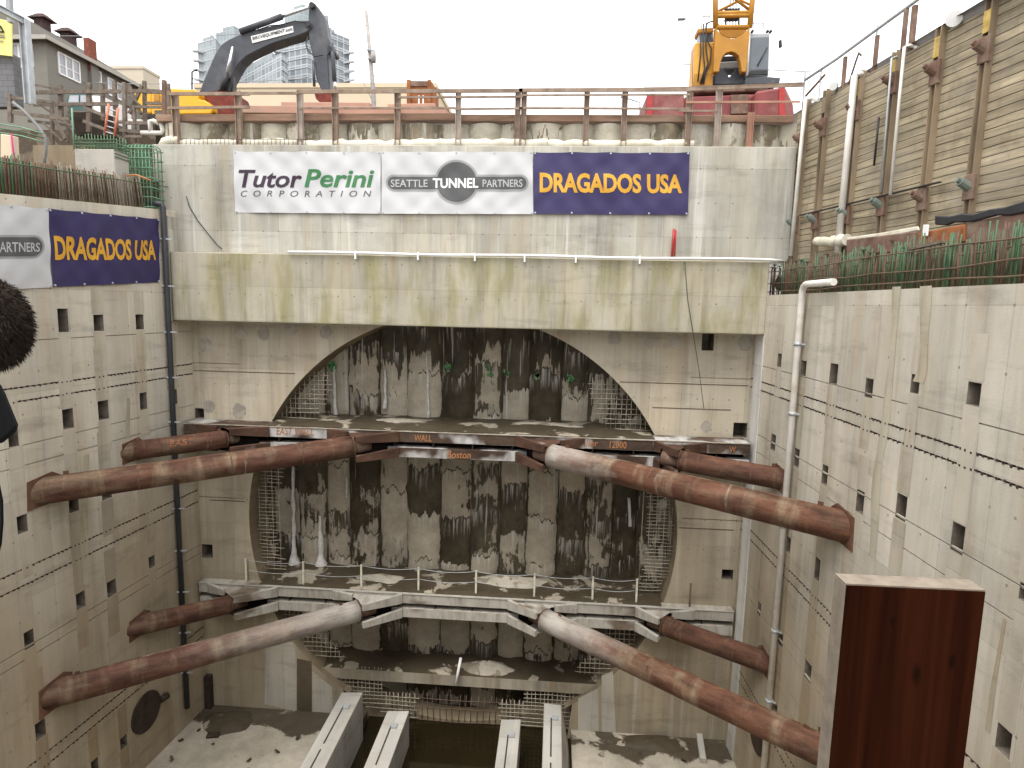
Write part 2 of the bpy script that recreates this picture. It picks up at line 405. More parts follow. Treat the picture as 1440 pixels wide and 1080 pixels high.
M['steelbrown'] = plain('rusty_brown_steel', (.16, .10, .075), .8, 0, .3, 2.5, .3, dirt=(.27, .21, .16))
M['steeldark'] = plain('dark_steel', (.055, .042, .034), .7, .2, .3, 3.)
M['pocket'] = plain('shaded_pocket_lining', (.17, .145, .115), .9, 0, .35, 4., .2)  # shade of the recesses put into a dark lining colour
M['void'] = plain('unlit_steel_web', (.009, .007, .006), .8, 0, .3, 3.)  # near-black colour carries the shade of the gaps between the beams
M['lumber'] = plain('weathered_lumber', (.165, .135, .11), .9, 0, .35, 2., .2, stretch=(3, 3, 3))
M['redlumber'] = plain('red_brown_beam', (.34, .19, .135), .85, 0, .25, 1.5, .3)
M['pvc'] = plain('white_pvc', (.66, .63, .57), .45, 0, .1, 2., .4, dirt=(.5, .45, .36))
M['blackpipe'] = plain('black_pipe', (.035, .037, .043), .5, 0, .2, 2., .4)
M['galv'] = plain('galvanised_steel', (.40, .42, .43), .5, .3, .15, 3.)
M['rebar'] = plain('rusty_rebar', (.125, .088, .062), .8, 0, .35, 4.)
M['rebarpale'] = plain('dusty_rebar', (.38, .34, .27), .8, 0, .3, 4.)
M['green'] = plain('green_epoxy_rebar', (.055, .11, .052), .55, 0, .3, 3.)
M['greenlite'] = plain('light_green_epoxy_rebar', (.13, .27, .165), .55, 0, .25, 3.)
M['orange'] = plain('orange_marking_paint', (.38, .17, .075), .8, 0, .2, 6.)
M['sprayg'] = plain('green_marking_paint', (.09, .235, .09), .9, 0, .5, 5., .1, dirt=(.3, .27, .2))
M['redpaint'] = plain('red_paint', (.34, .03, .028), .5, 0, .2, 3.)
M['cranered'] = plain('faded_red_paint', (.19, .042, .04), .6, 0, .25, 2., dirt=(.25, .12, .1))
M['yellow'] = plain('machine_yellow', (.72, .36, .02), .45, 0, .1, 1.5)
M['craneyel'] = plain('shaded_crane_yellow', (.40, .185, .018), .5, 0, .15, 1.5)  # darker orange, the shade on the crane boom put into the colour
M['machgrey'] = plain('boom_dark_grey', (.05, .055, .065), .5, 0, .25, 1.5, dirt=(.10, .10, .105))
M['blackm'] = plain('black_machine_parts', (.02, .02, .022), .55, 0, .2, 3.)
M['chrome'] = plain('cylinder_rod', (.6, .6, .62), .25, .8, .05)
M['cabglass'] = plain('dark_cab_glass', (.10, .115, .13), .12, 0, .15, 1., .6)
M['grey'] = plain('grey_paint', (.30, .31, .32), .6, 0, .12, 2.)
M['white'] = plain('white_paint', (.72, .72, .70), .6, 0, .06, 2.)
M['bannerw'] = plain('white_banner_vinyl', (.49, .49, .495), .55, 0, .03, 1.5)
M['bannerp'] = plain('purple_banner_vinyl', (.028, .021, .085), .5, 0, .12, 1.5)
M['gold'] = plain('gold_print', (.58, .30, .025), .55, 0, .08, 4.)
M['plum'] = plain('plum_print', (.03, .012, .028), .55, 0, .06)
M['pgreen'] = plain('green_print', (.035, .16, .055), .55, 0, .06)
M['pgrey'] = plain('dark_grey_print', (.075, .077, .078), .55, 0, .06)
M['pmid'] = plain('mid_grey_print', (.27, .275, .275), .55, 0, .06)
M['plite'] = plain('light_grey_print', (.42, .42, .42), .55, 0, .06)
M['stencil'] = plain('near_black_print', (.02, .02, .02), .6)
M['fabric'] = plain('geotextile', (.62, .59, .49), .9, 0, .15, 3., dirt=(.45, .4, .28))
M['blacksheet'] = plain('black_plastic_sheet', (.018, .018, .02), .35, 0, .3, 3., .5)
M['rustplate'] = plain('bright_rust_plate', (.27, .105, .045), .85, 0, .4, 3.)
M['siding'] = plain('house_siding_grey', (.195, .185, .16), .85, 0, .06, 2.)
M['trim'] = plain('house_trim', (.36, .345, .31), .7, 0, .06)
M['brick'] = plain('red_brick', (.21, .075, .055), .9, 0, .25, 6.)
M['darkbrick'] = plain('dark_brick', (.07, .045, .045), .9, 0, .25, 6.)
M['winglass'] = plain('window_glass', (.30, .31, .34), .1, 0, .3, .8, .6)
M['cream'] = plain('cream_stucco', (.58, .49, .36), .9, 0, .05, .2)
M['beige'] = plain('beige_render', (.50, .45, .36), .9, 0, .05, .2)
M['poleg'] = plain('weathered_pole_wood', (.33, .31, .29), .9, 0, .2, 3.)
M['orangeladder'] = plain('orange_fibreglass', (.60, .17, .09), .5)
M['signyel'] = plain('yellow_sign', (.74, .66, .22), .6, 0, .05)
M['fur'] = plain('brown_fur', (.05, .039, .03), .9, 0, .4, 40., .2)
M['softblack'] = plain('matt_black', (.008, .008, .009), .7, 0, .2)
M['truckgreen'] = plain('dark_green_paint', (.03, .075, .07), .4, 0, .15)
M['endgrain'] = plain('sawn_end_grain', (.215, .18, .14), .9, 0, .2, 30., .2)
def roof_m():
    m = Mt('roof_shingle', .9, 0, .2)
    x = m.mix((.075, .07, .06), (.125, .115, .1), m.noise(m.obj((1, 1, 6)), 3., 5))
    m.col(x); return m.m
M['roof'] = roof_m()
def cmu_m():
    m = Mt('cmu_blocks', .9, 0, .2); br = m.n('TexBrick')
    br.inputs['Scale'].default_value = 1; br.inputs['Brick Width'].default_value = .41; br.inputs['Row Height'].default_value = .205; br.inputs['Mortar Size'].default_value = .008
    br.inputs['Color1'].default_value = (.17, .17, .175, 1); br.inputs['Color2'].default_value = (.14, .14, .145, 1); br.inputs['Mortar'].default_value = (.09, .09, .09, 1)
    m.l(m.uv(), br.inputs['Vector']); m.col(br.outputs['Color']); return m.m
M['cmu'] = cmu_m()
def tower_m(name, c1, c2, mort, w, h, mor=.5):
    m = Mt(name, .35, 0, .5); br = m.n('TexBrick'); br.offset = 0
    br.inputs['Scale'].default_value = 1; br.inputs['Brick Width'].default_value = w; br.inputs['Row Height'].default_value = h; br.inputs['Mortar Size'].default_value = mor; br.inputs['Mortar Smooth'].default_value = .1
    br.inputs['Color1'].default_value = c1+(1,); br.inputs['Color2'].default_value = c2+(1,); br.inputs['Mortar'].default_value = mort+(1,)
    m.l(m.uv(off=(500, 500, 0)), br.inputs['Vector']); m.col(br.outputs['Color']); return m.m
M['tower'] = tower_m('tower_curtain_wall', (.14, .165, .18), (.24, .27, .29), (.40, .43, .45), 2.6, 3.1, .22)
M['towerglass'] = tower_m('tower_blue_glass', (.215, .255, .27), (.28, .32, .33), (.35, .39, .40), 1.6, 3.1, .1)
M['slab'] = plain('tower_floor_slab', (.44, .46, .48), .8, 0, .04, .1)
def post_m():
    m = Mt('dark_red_brown_plank', .9, 0, .05)
    g = m.noise(m.uv((26., .9, 1)), 1., 6, .6, .6)
    x = m.mix((.011, .0025, .0008), (.042, .010, .0035), m.ramp(g, [(.3, 0.), (.75, 1.)]))  # very dark red-brown all over, grain slightly paler
    for kx, ky, r_ in ((1290, 950, .013), (1340, 930, .008), (1255, 875, .008)):
        kp = onY(kx, ky, 1.29); v = m.n('VectorMath', operation='DISTANCE'); m.l(m.obj((1, 1, .45)), v.inputs[0]); v.inputs[1].default_value = (kp.x, kp.y, kp.z*.45)
        dd_ = m.math('ADD', v.outputs['Value'], m.math('MULTIPLY', m.math('SUBTRACT', m.noise(m.uv((40., 14., 1)), 1., 3), .5), .02))
        x = m.mix((.005, .002, .001), x, m.ramp(m.math('DIVIDE', dd_, r_), [(.35, .25), (1., 1.)]))
    m.col(x); m.bump(g, .2, .003); return m.m
M['plank'] = post_m()
M['lag'] = boards_mat('lagging_boards', (.375, .315, .215), .21, 400.)
def water_m():
    m = Mt('muddy_water', .06, 0, .5)
    m.col(m.mix((.010, .0075, .003), (.02, .015, .007), m.noise(m.obj(), .5, 4)))
    m.bump(m.noise(m.obj(), 2.2, 3), .04, .02); return m.m
M['water'] = water_m()

# ================================================================== STRUCTURE
def grid_wall(mb, p0, d, n, s0, s1, z0, z1, holes, shear=0., par=None):
    """wall face in the plane p0 + s*d + z, pockets and grooves cut into it"""
    P = lambda s, z, k=0.: Vector((p0.x, p0.y, 0)) + d*s - n*k + Vector((0, 0, z + (shear*s if z == z1 else 0)))
    hs = [(max(a, s0), min(b, s1), c, e, k) for a, b, c, e, k in holes if b > s0 and a < s1 and e > z0 and c < z1]
    S = sorted({s0, s1, *[v for h in hs for v in h[:2]]}); Z = sorted({z0, z1, *[v for h in hs for v in h[2:4]]})
    for j in range(len(Z)-1):
        zc = (Z[j]+Z[j+1])/2; run = None
        row = [h for h in hs if h[2] < zc < h[3]]
        for i in range(len(S)-1):
            c = (S[i]+S[i+1])/2
            ins = any(h[0] < c < h[1] for h in row)
            if not ins and run is None: run = S[i]
            if run is not None and (ins or i == len(S)-2):
                e = S[i] if ins else S[i+1]
                mb.poly([P(run, Z[j]), P(e, Z[j]), P(e, Z[j+1]), P(run, Z[j+1])]); run = None
    wall_mb = mb
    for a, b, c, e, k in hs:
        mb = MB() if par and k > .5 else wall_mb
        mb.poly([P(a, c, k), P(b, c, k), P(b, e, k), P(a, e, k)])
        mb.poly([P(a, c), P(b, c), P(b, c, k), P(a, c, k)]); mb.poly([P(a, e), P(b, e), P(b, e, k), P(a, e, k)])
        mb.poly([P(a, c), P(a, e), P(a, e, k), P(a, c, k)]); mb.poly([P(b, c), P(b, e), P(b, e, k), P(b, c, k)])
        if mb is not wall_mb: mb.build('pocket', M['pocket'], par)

def pocket_holes(lst, pl):
    out = []
    for x0, x1, yc, h in lst:
        a, b = onP(x0, yc, pl), onP(x1, yc, pl)
        xm = (x0+x1)/2
        t, u = onP(xm, yc-h/2, pl), onP(xm, yc+h/2, pl)
        sa, sb = sorted(((a-pl[0]).dot(pl[2]), (b-pl[0]).dot(pl[2])))
        out.append((sa, sb, u.z, t.z, .95))
    return out
LP = [(81.5, 96, 450.5, 33), (131.7, 145.7, 454, 23), (191, 202, 452.7, 21), (88, 103.3, 589, 28), (138, 152.7, 576.7, 27), (196.7, 206.7, 564, 24), (11.7, 26, 617, 25),
      (24, 38.7, 737, 25), (96.7, 110.7, 708, 24), (143, 157, 692, 20), (241.7, 249, 558, 20), (209, 218, 790, 16),
      (150.4, 163.6, 827, 22), (107, 120, 844, 23), (33.7, 48, 899, 25), (49.4, 64.5, 1026, 25), (169, 179, 1043.6, 17), (128, 138.5, 1077, 19)]
RP = [(1093.3, 1099, 506.7, 19), (1126, 1133.7, 519, 24), (1166.7, 1178, 525.7, 29), (1216.7, 1227.7, 545.7, 27), (1280.7, 1293, 540, 27), (1360, 1379, 554, 33), (1060.7, 1065.7, 606.7, 20),
      (1084, 1090.7, 622, 23), (1116.7, 1124, 644, 27), (1155.7, 1164, 668, 29), (1204, 1215, 705.7, 33), (1260, 1275, 713.3, 37), (1337.7, 1356, 757, 42), (1145.7, 1153, 800, 32),
      (1105.7, 1111.7, 766.7, 24), (1131, 1141, 943, 30), (1094, 1101, 899, 21), (1065, 1070, 856, 20), (1400, 1422.7, 1041.7, 40), (1433, 1446, 833, 25), (1087, 1093, 995, 14), (1043, 1048, 825, 17)]
def dowels(parent, pl, s0, s1, zs):
    mb = MB()
    for z in zs:
        s = s0
        while s < s1:
            c = Vector((pl[0].x, pl[0].y, z)) + pl[2]*s
            mb.bar(c-pl[1]*.06, c+pl[1]*.01+Vector((0, 0, rnd.uniform(-.03, .02))), .045, .05); s += rnd.uniform(.13, .22)
    mb.build('dowel_row', M['steeldark'], parent)

grooveL = [(-40, 0, z-.024, z+.024, .06) for z in (-2.66, -3.06, -8.0, -8.5, -14.1, -14.5)]
grooveR = [(-40, 0, z-.024, z+.024, .06) for z in (-2.58, -2.9, -8.25, -8.6, -14.0, -14.4)]
jointL = [(-40, 0, z-.014, z+.014, .05) for z in (-1.32, -4.35, -4.95, -10.4, -10.75)]
jointR = [(-40, 0, z-.014, z+.014, .05) for z in (-2.0, -4.55, -5.2, -10.3, -10.8, -12.0)]
lw = thing('pit_wall', LW[0]+Vector((0, 0, ZF)), 'tall concrete side wall on the left with small square pockets and a banner near its top', 'wall')
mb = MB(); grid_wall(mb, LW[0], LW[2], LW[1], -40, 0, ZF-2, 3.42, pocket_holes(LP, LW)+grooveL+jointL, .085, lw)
def Lp(s, z, k=0.): return Vector((LW[0].x, LW[0].y, 0))+LW[2]*s-LW[1]*k+Vector((0, 0, z))
mb.poly([Lp(-40, 3.42-3.4), Lp(0, 3.42), Lp(0, 3.42, .9), Lp(-40, 3.42-3.4, .9)])
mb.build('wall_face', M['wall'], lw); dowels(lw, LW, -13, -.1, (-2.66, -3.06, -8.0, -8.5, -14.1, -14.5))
rw = thing('pit_wall', RW[0]+Vector((0, 0, ZF)), 'tall concrete side wall on the right with rows of dark pockets below green rebar', 'wall')
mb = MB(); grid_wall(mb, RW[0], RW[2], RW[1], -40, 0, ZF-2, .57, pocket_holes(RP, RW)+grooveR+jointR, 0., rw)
def Rp(s, z, k=0.): return Vector((RW[0].x, RW[0].y, 0))+RW[2]*s-RW[1]*k+Vector((0, 0, z))
mb.poly([Rp(-40, .57), Rp(0, .57), Rp(0, .57, 6), Rp(-40, .57, 6)])
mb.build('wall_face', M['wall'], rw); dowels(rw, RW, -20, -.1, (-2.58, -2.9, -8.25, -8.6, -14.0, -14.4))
mb = MB()
a0, a1 = -1.15, -.35
mb.hexa([Rp(a0, ZF-.2, -.035), Rp(a1, ZF-.2, -.035), Rp(a1, ZF-.2, .02), Rp(a0, ZF-.2, .02)], [Rp(a0, .56, -.035), Rp(a1, .56, -.035), Rp(a1, .56, .02), Rp(a0, .56, .02)])
mb.build('plaster_band', M['plaster'], rw)

# formed strips above and below the pockets, and water stains
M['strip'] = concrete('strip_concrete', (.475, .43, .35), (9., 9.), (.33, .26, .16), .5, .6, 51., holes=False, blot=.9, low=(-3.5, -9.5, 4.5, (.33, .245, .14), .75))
M['stain'] = concrete('water_stained_concrete', (.455, .41, .315), (9., 9.), (.30, .22, .12), .7, .7, 57., holes=False, blot=.9)
def strips(lst, pl, par, zt):
    for ii, (sa, sb, z0, z1, k) in enumerate(pocket_holes(lst, pl)):
        for jj, (lo, hi) in enumerate(((z0-rnd.uniform(.9, 2.0), z0-.02), (z1+.02, min(z1+rnd.uniform(.8, 2.3), zt)))):
            if hi-lo < .3: continue
            mb = MB(); base = Vector((pl[0].x, pl[0].y, 0))+pl[1]*(.0025+.0004*((ii*2+jj) % 9)); e_ = .05
            mb.poly([base+pl[2]*(sa-e_)+Vector((0, 0, lo)), base+pl[2]*(sb+e_)+Vector((0, 0, lo)), base+pl[2]*(sb+e_)+Vector((0, 0, hi)), base+pl[2]*(sa-e_)+Vector((0, 0, hi))])
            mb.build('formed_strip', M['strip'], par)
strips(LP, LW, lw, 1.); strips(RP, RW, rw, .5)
def stain(px, pl, w, par):
    P = [onP(x, y, (pl[0]+pl[1]*.0075, pl[1], pl[2])) for x, y in px]; L_, R_ = [], []
    for a, b in zip(P, P[1:]):
        for i in range(8):
            p = a.lerp(b, i/8); L_.append(p-pl[2]*w*(.6+.6*noise.noise(p*.6))); R_.append(p+pl[2]*w*(.6+.6*noise.noise(p*.6+Vector((7, 3, 1)))))
    mb = MB(); n = len(L_); mb.pts(L_+R_)
    for i in range(n-1): mb.face((i, i+1, n+i+1, n+i))
    mb.build('water_stain', M['stain'], par)
stain([(1262, 403), (1256, 500), (1247, 560), (1238, 640), (1230, 730), (1224, 790)], RW, .28, rw)
stain([(1303, 402), (1296, 520), (1290, 540)], RW, .3, rw)
stain([(1412, 870), (1398, 960), (1388, 1040)], RW, .1, rw)
stain([(120, 640), (118, 760), (121, 830)], LW, .2, lw)
stain([(180, 560), (181, 640)], LW, .15, lw)
# back wall with the round tunnel opening
bw = thing('headwall', (CX, YB, ZF), 'concrete end wall of the pit with the huge round tunnel opening', 'wall')
mb = MB()
xa, xb, za, zb = -12.85, 5.28, ZF-1.6, 1.7
N = 160
ZCUT = -16.75
C, Rr = [], []
angs = sorted([2*math.pi*i/N for i in range(N)] + [math.atan2(z-CZ, x-CX) % (2*math.pi) for x in (xa, xb) for z in (za, zb)])
for a in angs:
    c, s = math.cos(a), math.sin(a)
    C.append(Vector((CX+CR*c, YB, CZ+CR*s)))
    if C[-1].z < ZCUT:                       # below this the opening drops straight down to the channel
        C[-1] = Vector((min(max(C[-1].x, -9.05), 1.4), YB, za+.01+.02*abs(c)))
    t = min(((xb-CX)/c if c > 0 else (xa-CX)/c) if abs(c) > 1e-6 else 1e9, ((zb-CZ)/s if s > 0 else (za-CZ)/s) if abs(s) > 1e-6 else 1e9)
    Rr.append(Vector((CX+t*c, YB, CZ+t*s)))
n_ = len(angs)
for i in range(n_):
    j = (i+1) % n_
    mb.poly([C[i], Rr[i], Rr[j], C[j]])
hb = []
for x0, x1, yc, h in [(269, 287, 581, 14), (284, 299, 775, 19), (987, 1004, 481, 24), (1031, 1051, 605, 21), (1015, 1031, 808, 14)]:
    a, b = onY(x0, yc, YB).x, onY(x1, yc, YB).x; t, u = onY((x0+x1)/2, yc-h/2, YB).z, onY((x0+x1)/2, yc+h/2, YB).z
    hb.append((a, b, u, t, .9))
Px = Vector((0, YB, 0))
nb = Vector((0, -1, 0)); db = Vector((1, 0, 0))
for x0, x1, X0, X1 in ((-14.85, xa, 0, 0), (xb, 7.6, 0, 0)):
    jb = [(x0, x1, z-.02, z+.02, .05) for z in (-2.62, -8.3)]
    grid_wall(mb, Px, db, nb, x0, x1, za, zb, hb+jb, 0., bw)
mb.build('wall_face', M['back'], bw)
mb = MB()
D2 = YB+1.5
for i in range(N):
    a, b = 2*math.pi*i/N, 2*math.pi*(i+1)/N
    q = [Vector((CX+CR*math.cos(t), y, CZ+CR*math.sin(t))) for t, y in ((a, YB if CZ+CR*math.sin((a+b)/2) > ZCUT else YB+.55), (b, YB if CZ+CR*math.sin((a+b)/2) > ZCUT else YB+.55), (b, D2), (a, D2))]
    mb.poly(q, [(CR*a, 0), (CR*b, 0), (CR*b, 1.5), (CR*a, 1.5)])
for sg in (-1, 1):                            # set-back corner fillers beside the invert
    arc = [(CX+sg*math.sqrt(CR*CR-(z-CZ)**2), z) for z in [ZCUT+.6-(ZCUT+.6-(CZ-CR+.02))*i/20 for i in range(21)]]
    for (xa_, z_a), (xb_, z_b) in zip(arc, arc[1:]):
        xo = CX+sg*5.6
        mb.poly([(xa_, YB+.55, z_a), (xo, YB+.55, z_a), (xo, YB+.55, z_b), (xb_, YB+.55, z_b)])
mb.poly([(-9.6, YB+.55, CZ-CR+.02), (2, YB+.55, CZ-CR+.02), (2, YB+.55, ZF-2), (-9.6, YB+.55, ZF-2)])
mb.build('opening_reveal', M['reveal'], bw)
# joints scored into the back wall, left and right of the opening
mb = MB()
for x0, x1, y in ((272, 415, 521), (872, 1052, 537), (918, 1028, 573), (295, 345, 703), (955, 1032, 742)):
    a, b = onY(x0, y, YB-.004), onY(x1, y, YB-.004); b.z = a.z
    mb = MB(); mb.bar(a, b, .02, .03)
    mb.build('scored_joint', M['rebar'], bw)

M['damp'] = mud_mat('damp_stain', (.11, .09, .062), (.16, .13, .09), .6, .9)
for px, mt_ in (([(374, 903), (411, 903), (415, 916), (417, 1001), (372, 990)], 'plaster2'), ([(439, 944), (467, 966), (468, 1004), (439, 1002)], 'plaster2'), ([(417.5, 926), (438.5, 930), (438.5, 1002), (417.5, 1001)], 'damp'),
                ([(813, 982), (841, 968), (842, 1028), (813, 1027)], 'plaster2'), ([(846, 950), (862, 944), (866, 1030), (846, 1029)], 'plaster2')):
    mb = MB(); P = [onY(x, y, YB-.004) for x, y in px]; mb.poly(P); mb.build('repair_patch', M[mt_], bw)
M['greyspot'] = mud_mat('grey_patched_spot', (.345, .315, .265), (.41, .375, .31), .5, 2.5)
rs_ = random.Random(8)
for x, y, r in [(230+a/3.376, 420+b/3.376, c) for a, b, c in ((475, 160, .3), (370, 160, .28), (605, 138, .3), (770, 160, .27), (200, 220, .28), (215, 512, .26), (360, 535, .3))] + [(640+a/3.27, 420+b/3.27, c) for a, b, c in ((735, 180, .28), (900, 190, .3), (1010, 195, .27), (1335, 205, .3), (1155, 590, .22))]:
    c = onY(x, y, YB-.004); mb = MB()
    mb.poly([c+Vector((r*math.cos(t_)*rs_.uniform(.8, 1.1), 0, r*math.sin(t_)*rs_.uniform(.9, 1.25))) for t_ in [i*math.pi/9 for i in range(18)]])
    mb.build('patched_spot', M['greyspot'], bw)
# header beam and the wall above it
bt, bb = 1.76, -.86
mb = MB(); mb.box(-14.86+.02, 7.56, YM, YB-.006, bb, bt)
hbm = mb.build('header_beam', M['beam'], loc=(-3.6, YM, bb)); tag(hbm, 'deep concrete beam spanning the pit above the round opening', 'beam')
bevel(hbm, .03)
uw = thing('upper_wall', (-3.6, YU, bt), 'concrete wall above the header beam where three banners hang', 'wall')
mb = MB(); mb.box(-15.75, 8.42, YU, YU+.9, bt+.004, 5.86)
bevel(mb.build('wall_face', M['upper'], uw), .02)
mb = MB(); mb.box(-15.75, -14.87, YU-.6, YU-.004, -.9, 3.1)
mb.build('wall_return', M['upper'], uw)

# floor, channel, water
CHL, CHR = -7.75, 1.15
mb = MB()
mb.box(-19, CHL, -40, YB+.3, ZF-2.2, ZF); mb.box(CHR, 11, -40, YB+.3, ZF-2.2, ZF)
struct(mb.build('pit_floor', M['floor'], loc=(0, 10, ZF)))
mb = MB(); mb.poly([(CHL, -40, ZF-.42), (CHR, -40, ZF-.42), (CHR, D2+.2, ZF-.42), (CHL, D2+.2, ZF-.42)])
struct(mb.build('water', M['water'], loc=(0, 10, ZF-.42)))
mb = MB(); mb.poly([(CHL, -40, ZF-2), (CHR, -40, ZF-2), (CHR, D2+.2, ZF-2), (CHL, D2+.2, ZF-2)])
struct(mb.build('channel_bed', M['soil'], loc=(0, 10, ZF-2)))
# ground with the pit cut out of it
GZ = 7.3
inner = [(-40, -60), (19.5, -60), (8.55, 24.9), (-16.2, 24.9), (-16.2, 27), (-40, 27)]
outer = [(-3000, -3000), (3000, -3000), (3000, 3000), (0, 3000), (-1500, 3000), (-3000, 3000)]
mb = MB()
for i in range(6):
    j = (i+1) % 6
    a, b, c, d = inner[i], inner[j], outer[j], outer[i]
    mb.poly([(d[0], d[1], GZ), (c[0], c[1], GZ), (b[0], b[1], GZ), (a[0], a[1], GZ)])
struct(mb.build('ground', M['soil'], loc=(0, 100, GZ)))
mb = MB()
def strip(ps, z0, z1):
    for a, b in zip(ps, ps[1:]): mb.poly([(a[0], a[1], z0), (b[0], b[1], z0), (b[0], b[1], z1), (a[0], a[1], z1)])
strip([(-16.2, 24.55), (-16.2, 27), (-40, 27)], 1.5, GZ-.004)
mb.poly([(-40, -60, 2.9), (-15.9, -60, 2.9), (-15.9, 27, 2.9), (-40, 27, 2.9)])
struct(mb.build('excavated_bank', M['soil'], loc=(-20, 26, 2.9)))

# ================================================================== secant pile wall seen through the opening
pw = thing('secant_pile_wall', (CX, D2, ZF), 'stained secant pile wall seen through the round tunnel opening', 'wall')
edges_px = [345, 383, 421, 458, 492, 533, 573, 618, 664, 702, 742, 784, 824, 862, 900, 940, 980]
for i in range(len(edges_px)-1):
    x0, x1 = onY(edges_px[i], 700, D2+.3).x, onY(edges_px[i+1], 700, D2+.3).x
    r = (x1-x0)*.5*1.16
    deep = i % 2
    cxp, cyp = (x0+x1)/2, D2+.18+r+(.12 if deep else 0)
    mb = MB(); seg, nz = 16, 44
    k = len(mb.v); ph = rnd.random()*9
    for j in range(nz+1):
        z = ZF-2+ (19.6)*j/nz
        for s in range(seg+1):
            a = math.pi + math.pi*s/seg
            rr = r*(1+.05*noise.noise(Vector((math.cos(a)*2+ph, math.sin(a)*2, z*.8)))) + .05*noise.noise(Vector((ph, a*2, z*2.4)))
            mb.v.append(Vector((cxp+rr*math.cos(a), cyp-r*.45+rr*math.sin(a)*.55, z)))
    for j in range(nz):
        for s in range(seg):
            p = k+j*(seg+1)+s; u0, u1 = -1+2*s/seg, -1+2*(s+1)/seg; v0, v1 = mb.v[p].z, mb.v[p+seg+1].z; mb.face((p, p+1, p+seg+2, p+seg+1), ((u0, v0), (u1, v0), (u1, v1), (u0, v1)), True)
    mb.build('pile', M['pile_dark'] if i in (1, 4, 7, 10, 13) else M['pile_pale'], pw)
mb = MB(); mb.box(-14, 6, D2+1.3, D2+1.6, ZF-2, 1.7); mb.build('infill', M['soil'], pw)
# paint marks on the piles
mb = MB()
rr_ = random.Random(3)
for x, y in ((466, 516), (688, 522), (712, 524), (630, 520), (800, 533), (752, 532)):
    for k in range(5):
        c = onY(x+rr_.uniform(-5, 5), y+rr_.uniform(-7, 6), D2+.11); e_ = rr_.uniform(.04, .10)
        mb = MB(); mb.prism([c+Vector((rr_.uniform(.5, 1.3)*e_*math.cos(t_), 0, rr_.uniform(.5, 1.8)*e_*math.sin(t_))) for t_ in [i*math.pi/6 for i in range(12)]], (0, .01, 0))
        if k < 4: mb.build('spray_mark', M['sprayg'], pw)
    o = mb.build('spray_mark', M['sprayg'], pw); mb = MB()

def ragged_run(px, Y, w0, w1, mat, name, parent, flare=0.):
    P = [onY(x, y, Y) for x, y in px]; mb = MB(); n = 26; Pts, Rs = [], []
    for i in range(n+1):
        f = i/n*(len(P)-1); k = min(int(f), len(P)-2); p = P[k].lerp(P[k+1], f-k)
        Pts.append(p+Vector((.05*noise.noise(p*1.7), 0, 0))); t_ = i/n
        Rs.append((w0+(w1-w0)*t_)*(1+.55*noise.noise(Vector((p.z*2.3, p.x, 1.))))+(flare*max(0, t_-.88)/.12 if flare else 0))
    mb.tube(Pts, Rs, 10); return mb.build(name, M[mat], parent)
M['lime'] = plain('white_lime_deposit', (.58, .57, .54), .9, 0, .2, 5., .1)
for px, w0, w1, fl in (([(412, 655), (413, 720), (414, 797)], .05, .11, .25), ([(449, 725), (451, 760), (452, 796)], .06, .17, .12), ([(487, 672), (488, 700)], .03, .05, 0), ([(470, 515), (471, 560), (472, 590)], .05, .1, 0), ([(541, 520), (542, 575)], .04, .08, 0), ([(600, 500), (603, 588)], .03, .06, 0), ([(372, 700), (376, 790)], .05, .09, .15), ([(884, 700), (886, 740)], .05, .08, 0)):
    ragged_run(px, D2+.16, w0, w1, 'lime', 'lime_run', pw, fl)
def mound(label, c, rx, ry, h, mat='mudpale', seed=0):
    mb = MB(); nr, ns = 7, 26
    mb.v.append(Vector((c.x, c.y, c.z+h)))
    for i in range(1, nr+1):
        for k in range(ns):
            a = 2*math.pi*k/ns; q = i/nr; j = 1+.35*noise.noise(Vector((math.cos(a)*1.6+seed, math.sin(a)*1.6, seed)))
            mb.v.append(Vector((c.x+rx*q*j*math.cos(a), c.y+ry*q*j*math.sin(a), c.z+h*(1-q*q)*(1+.4*noise.noise(Vector((q*3+seed, a*2, 1.)))) - (.03 if i == nr else 0))))
    for k in range(ns): mb.face((0, 1+k, 1+(k+1) % ns), None, True)
    for i in range(nr-1):
        for k in range(ns):
            a0 = 1+i*ns; mb.face((a0+k, a0+ns+k, a0+ns+(k+1) % ns, a0+(k+1) % ns), None, True)
    return tag(recalc(mb.build('spoil_heap', M[mat], loc=c)), label, 'spoil heap')
M['mudpale'] = mud_mat('pale_spoil', (.22, .19, .145), (.42, .38, .31), .45, 1.3)
mound('wide pale spoil heap on the lower ledge, right of the middle', Vector((-1.6, 25.2, -11.87)), 1.9, .55, .26, seed=3)
mound('small pale spoil patch on the lower ledge, left of the middle', Vector((-7.2, 24.9, -11.87)), 1.2, .45, .16, seed=6)
mound('flat pale slab of spilled grout on the upper ledge, left part', Vector((-6.4, 25.0, -4.90)), 1.1, .4, .1, seed=9)
mound('low pale grout spill on the upper ledge, right part', Vector((-.5, 25.1, -4.90)), 1.9, .4, .12, seed=12)
mound('pale grey spoil on the lowest ledge, right of the short white pipe', Vector((-2.6, 25.1, -15.85)), 1.3, .5, .3, seed=15)
mound('brown mud heap in the left rear corner of the floor', Vector((-13.4, 23.2, ZF)), 1.1, .8, .22, 'mud', seed=18)
mound('brown mud heap along the end wall on the right floor', Vector((4.6, 23.7, ZF)), 1.6, .5, .2, 'mud', seed=21)
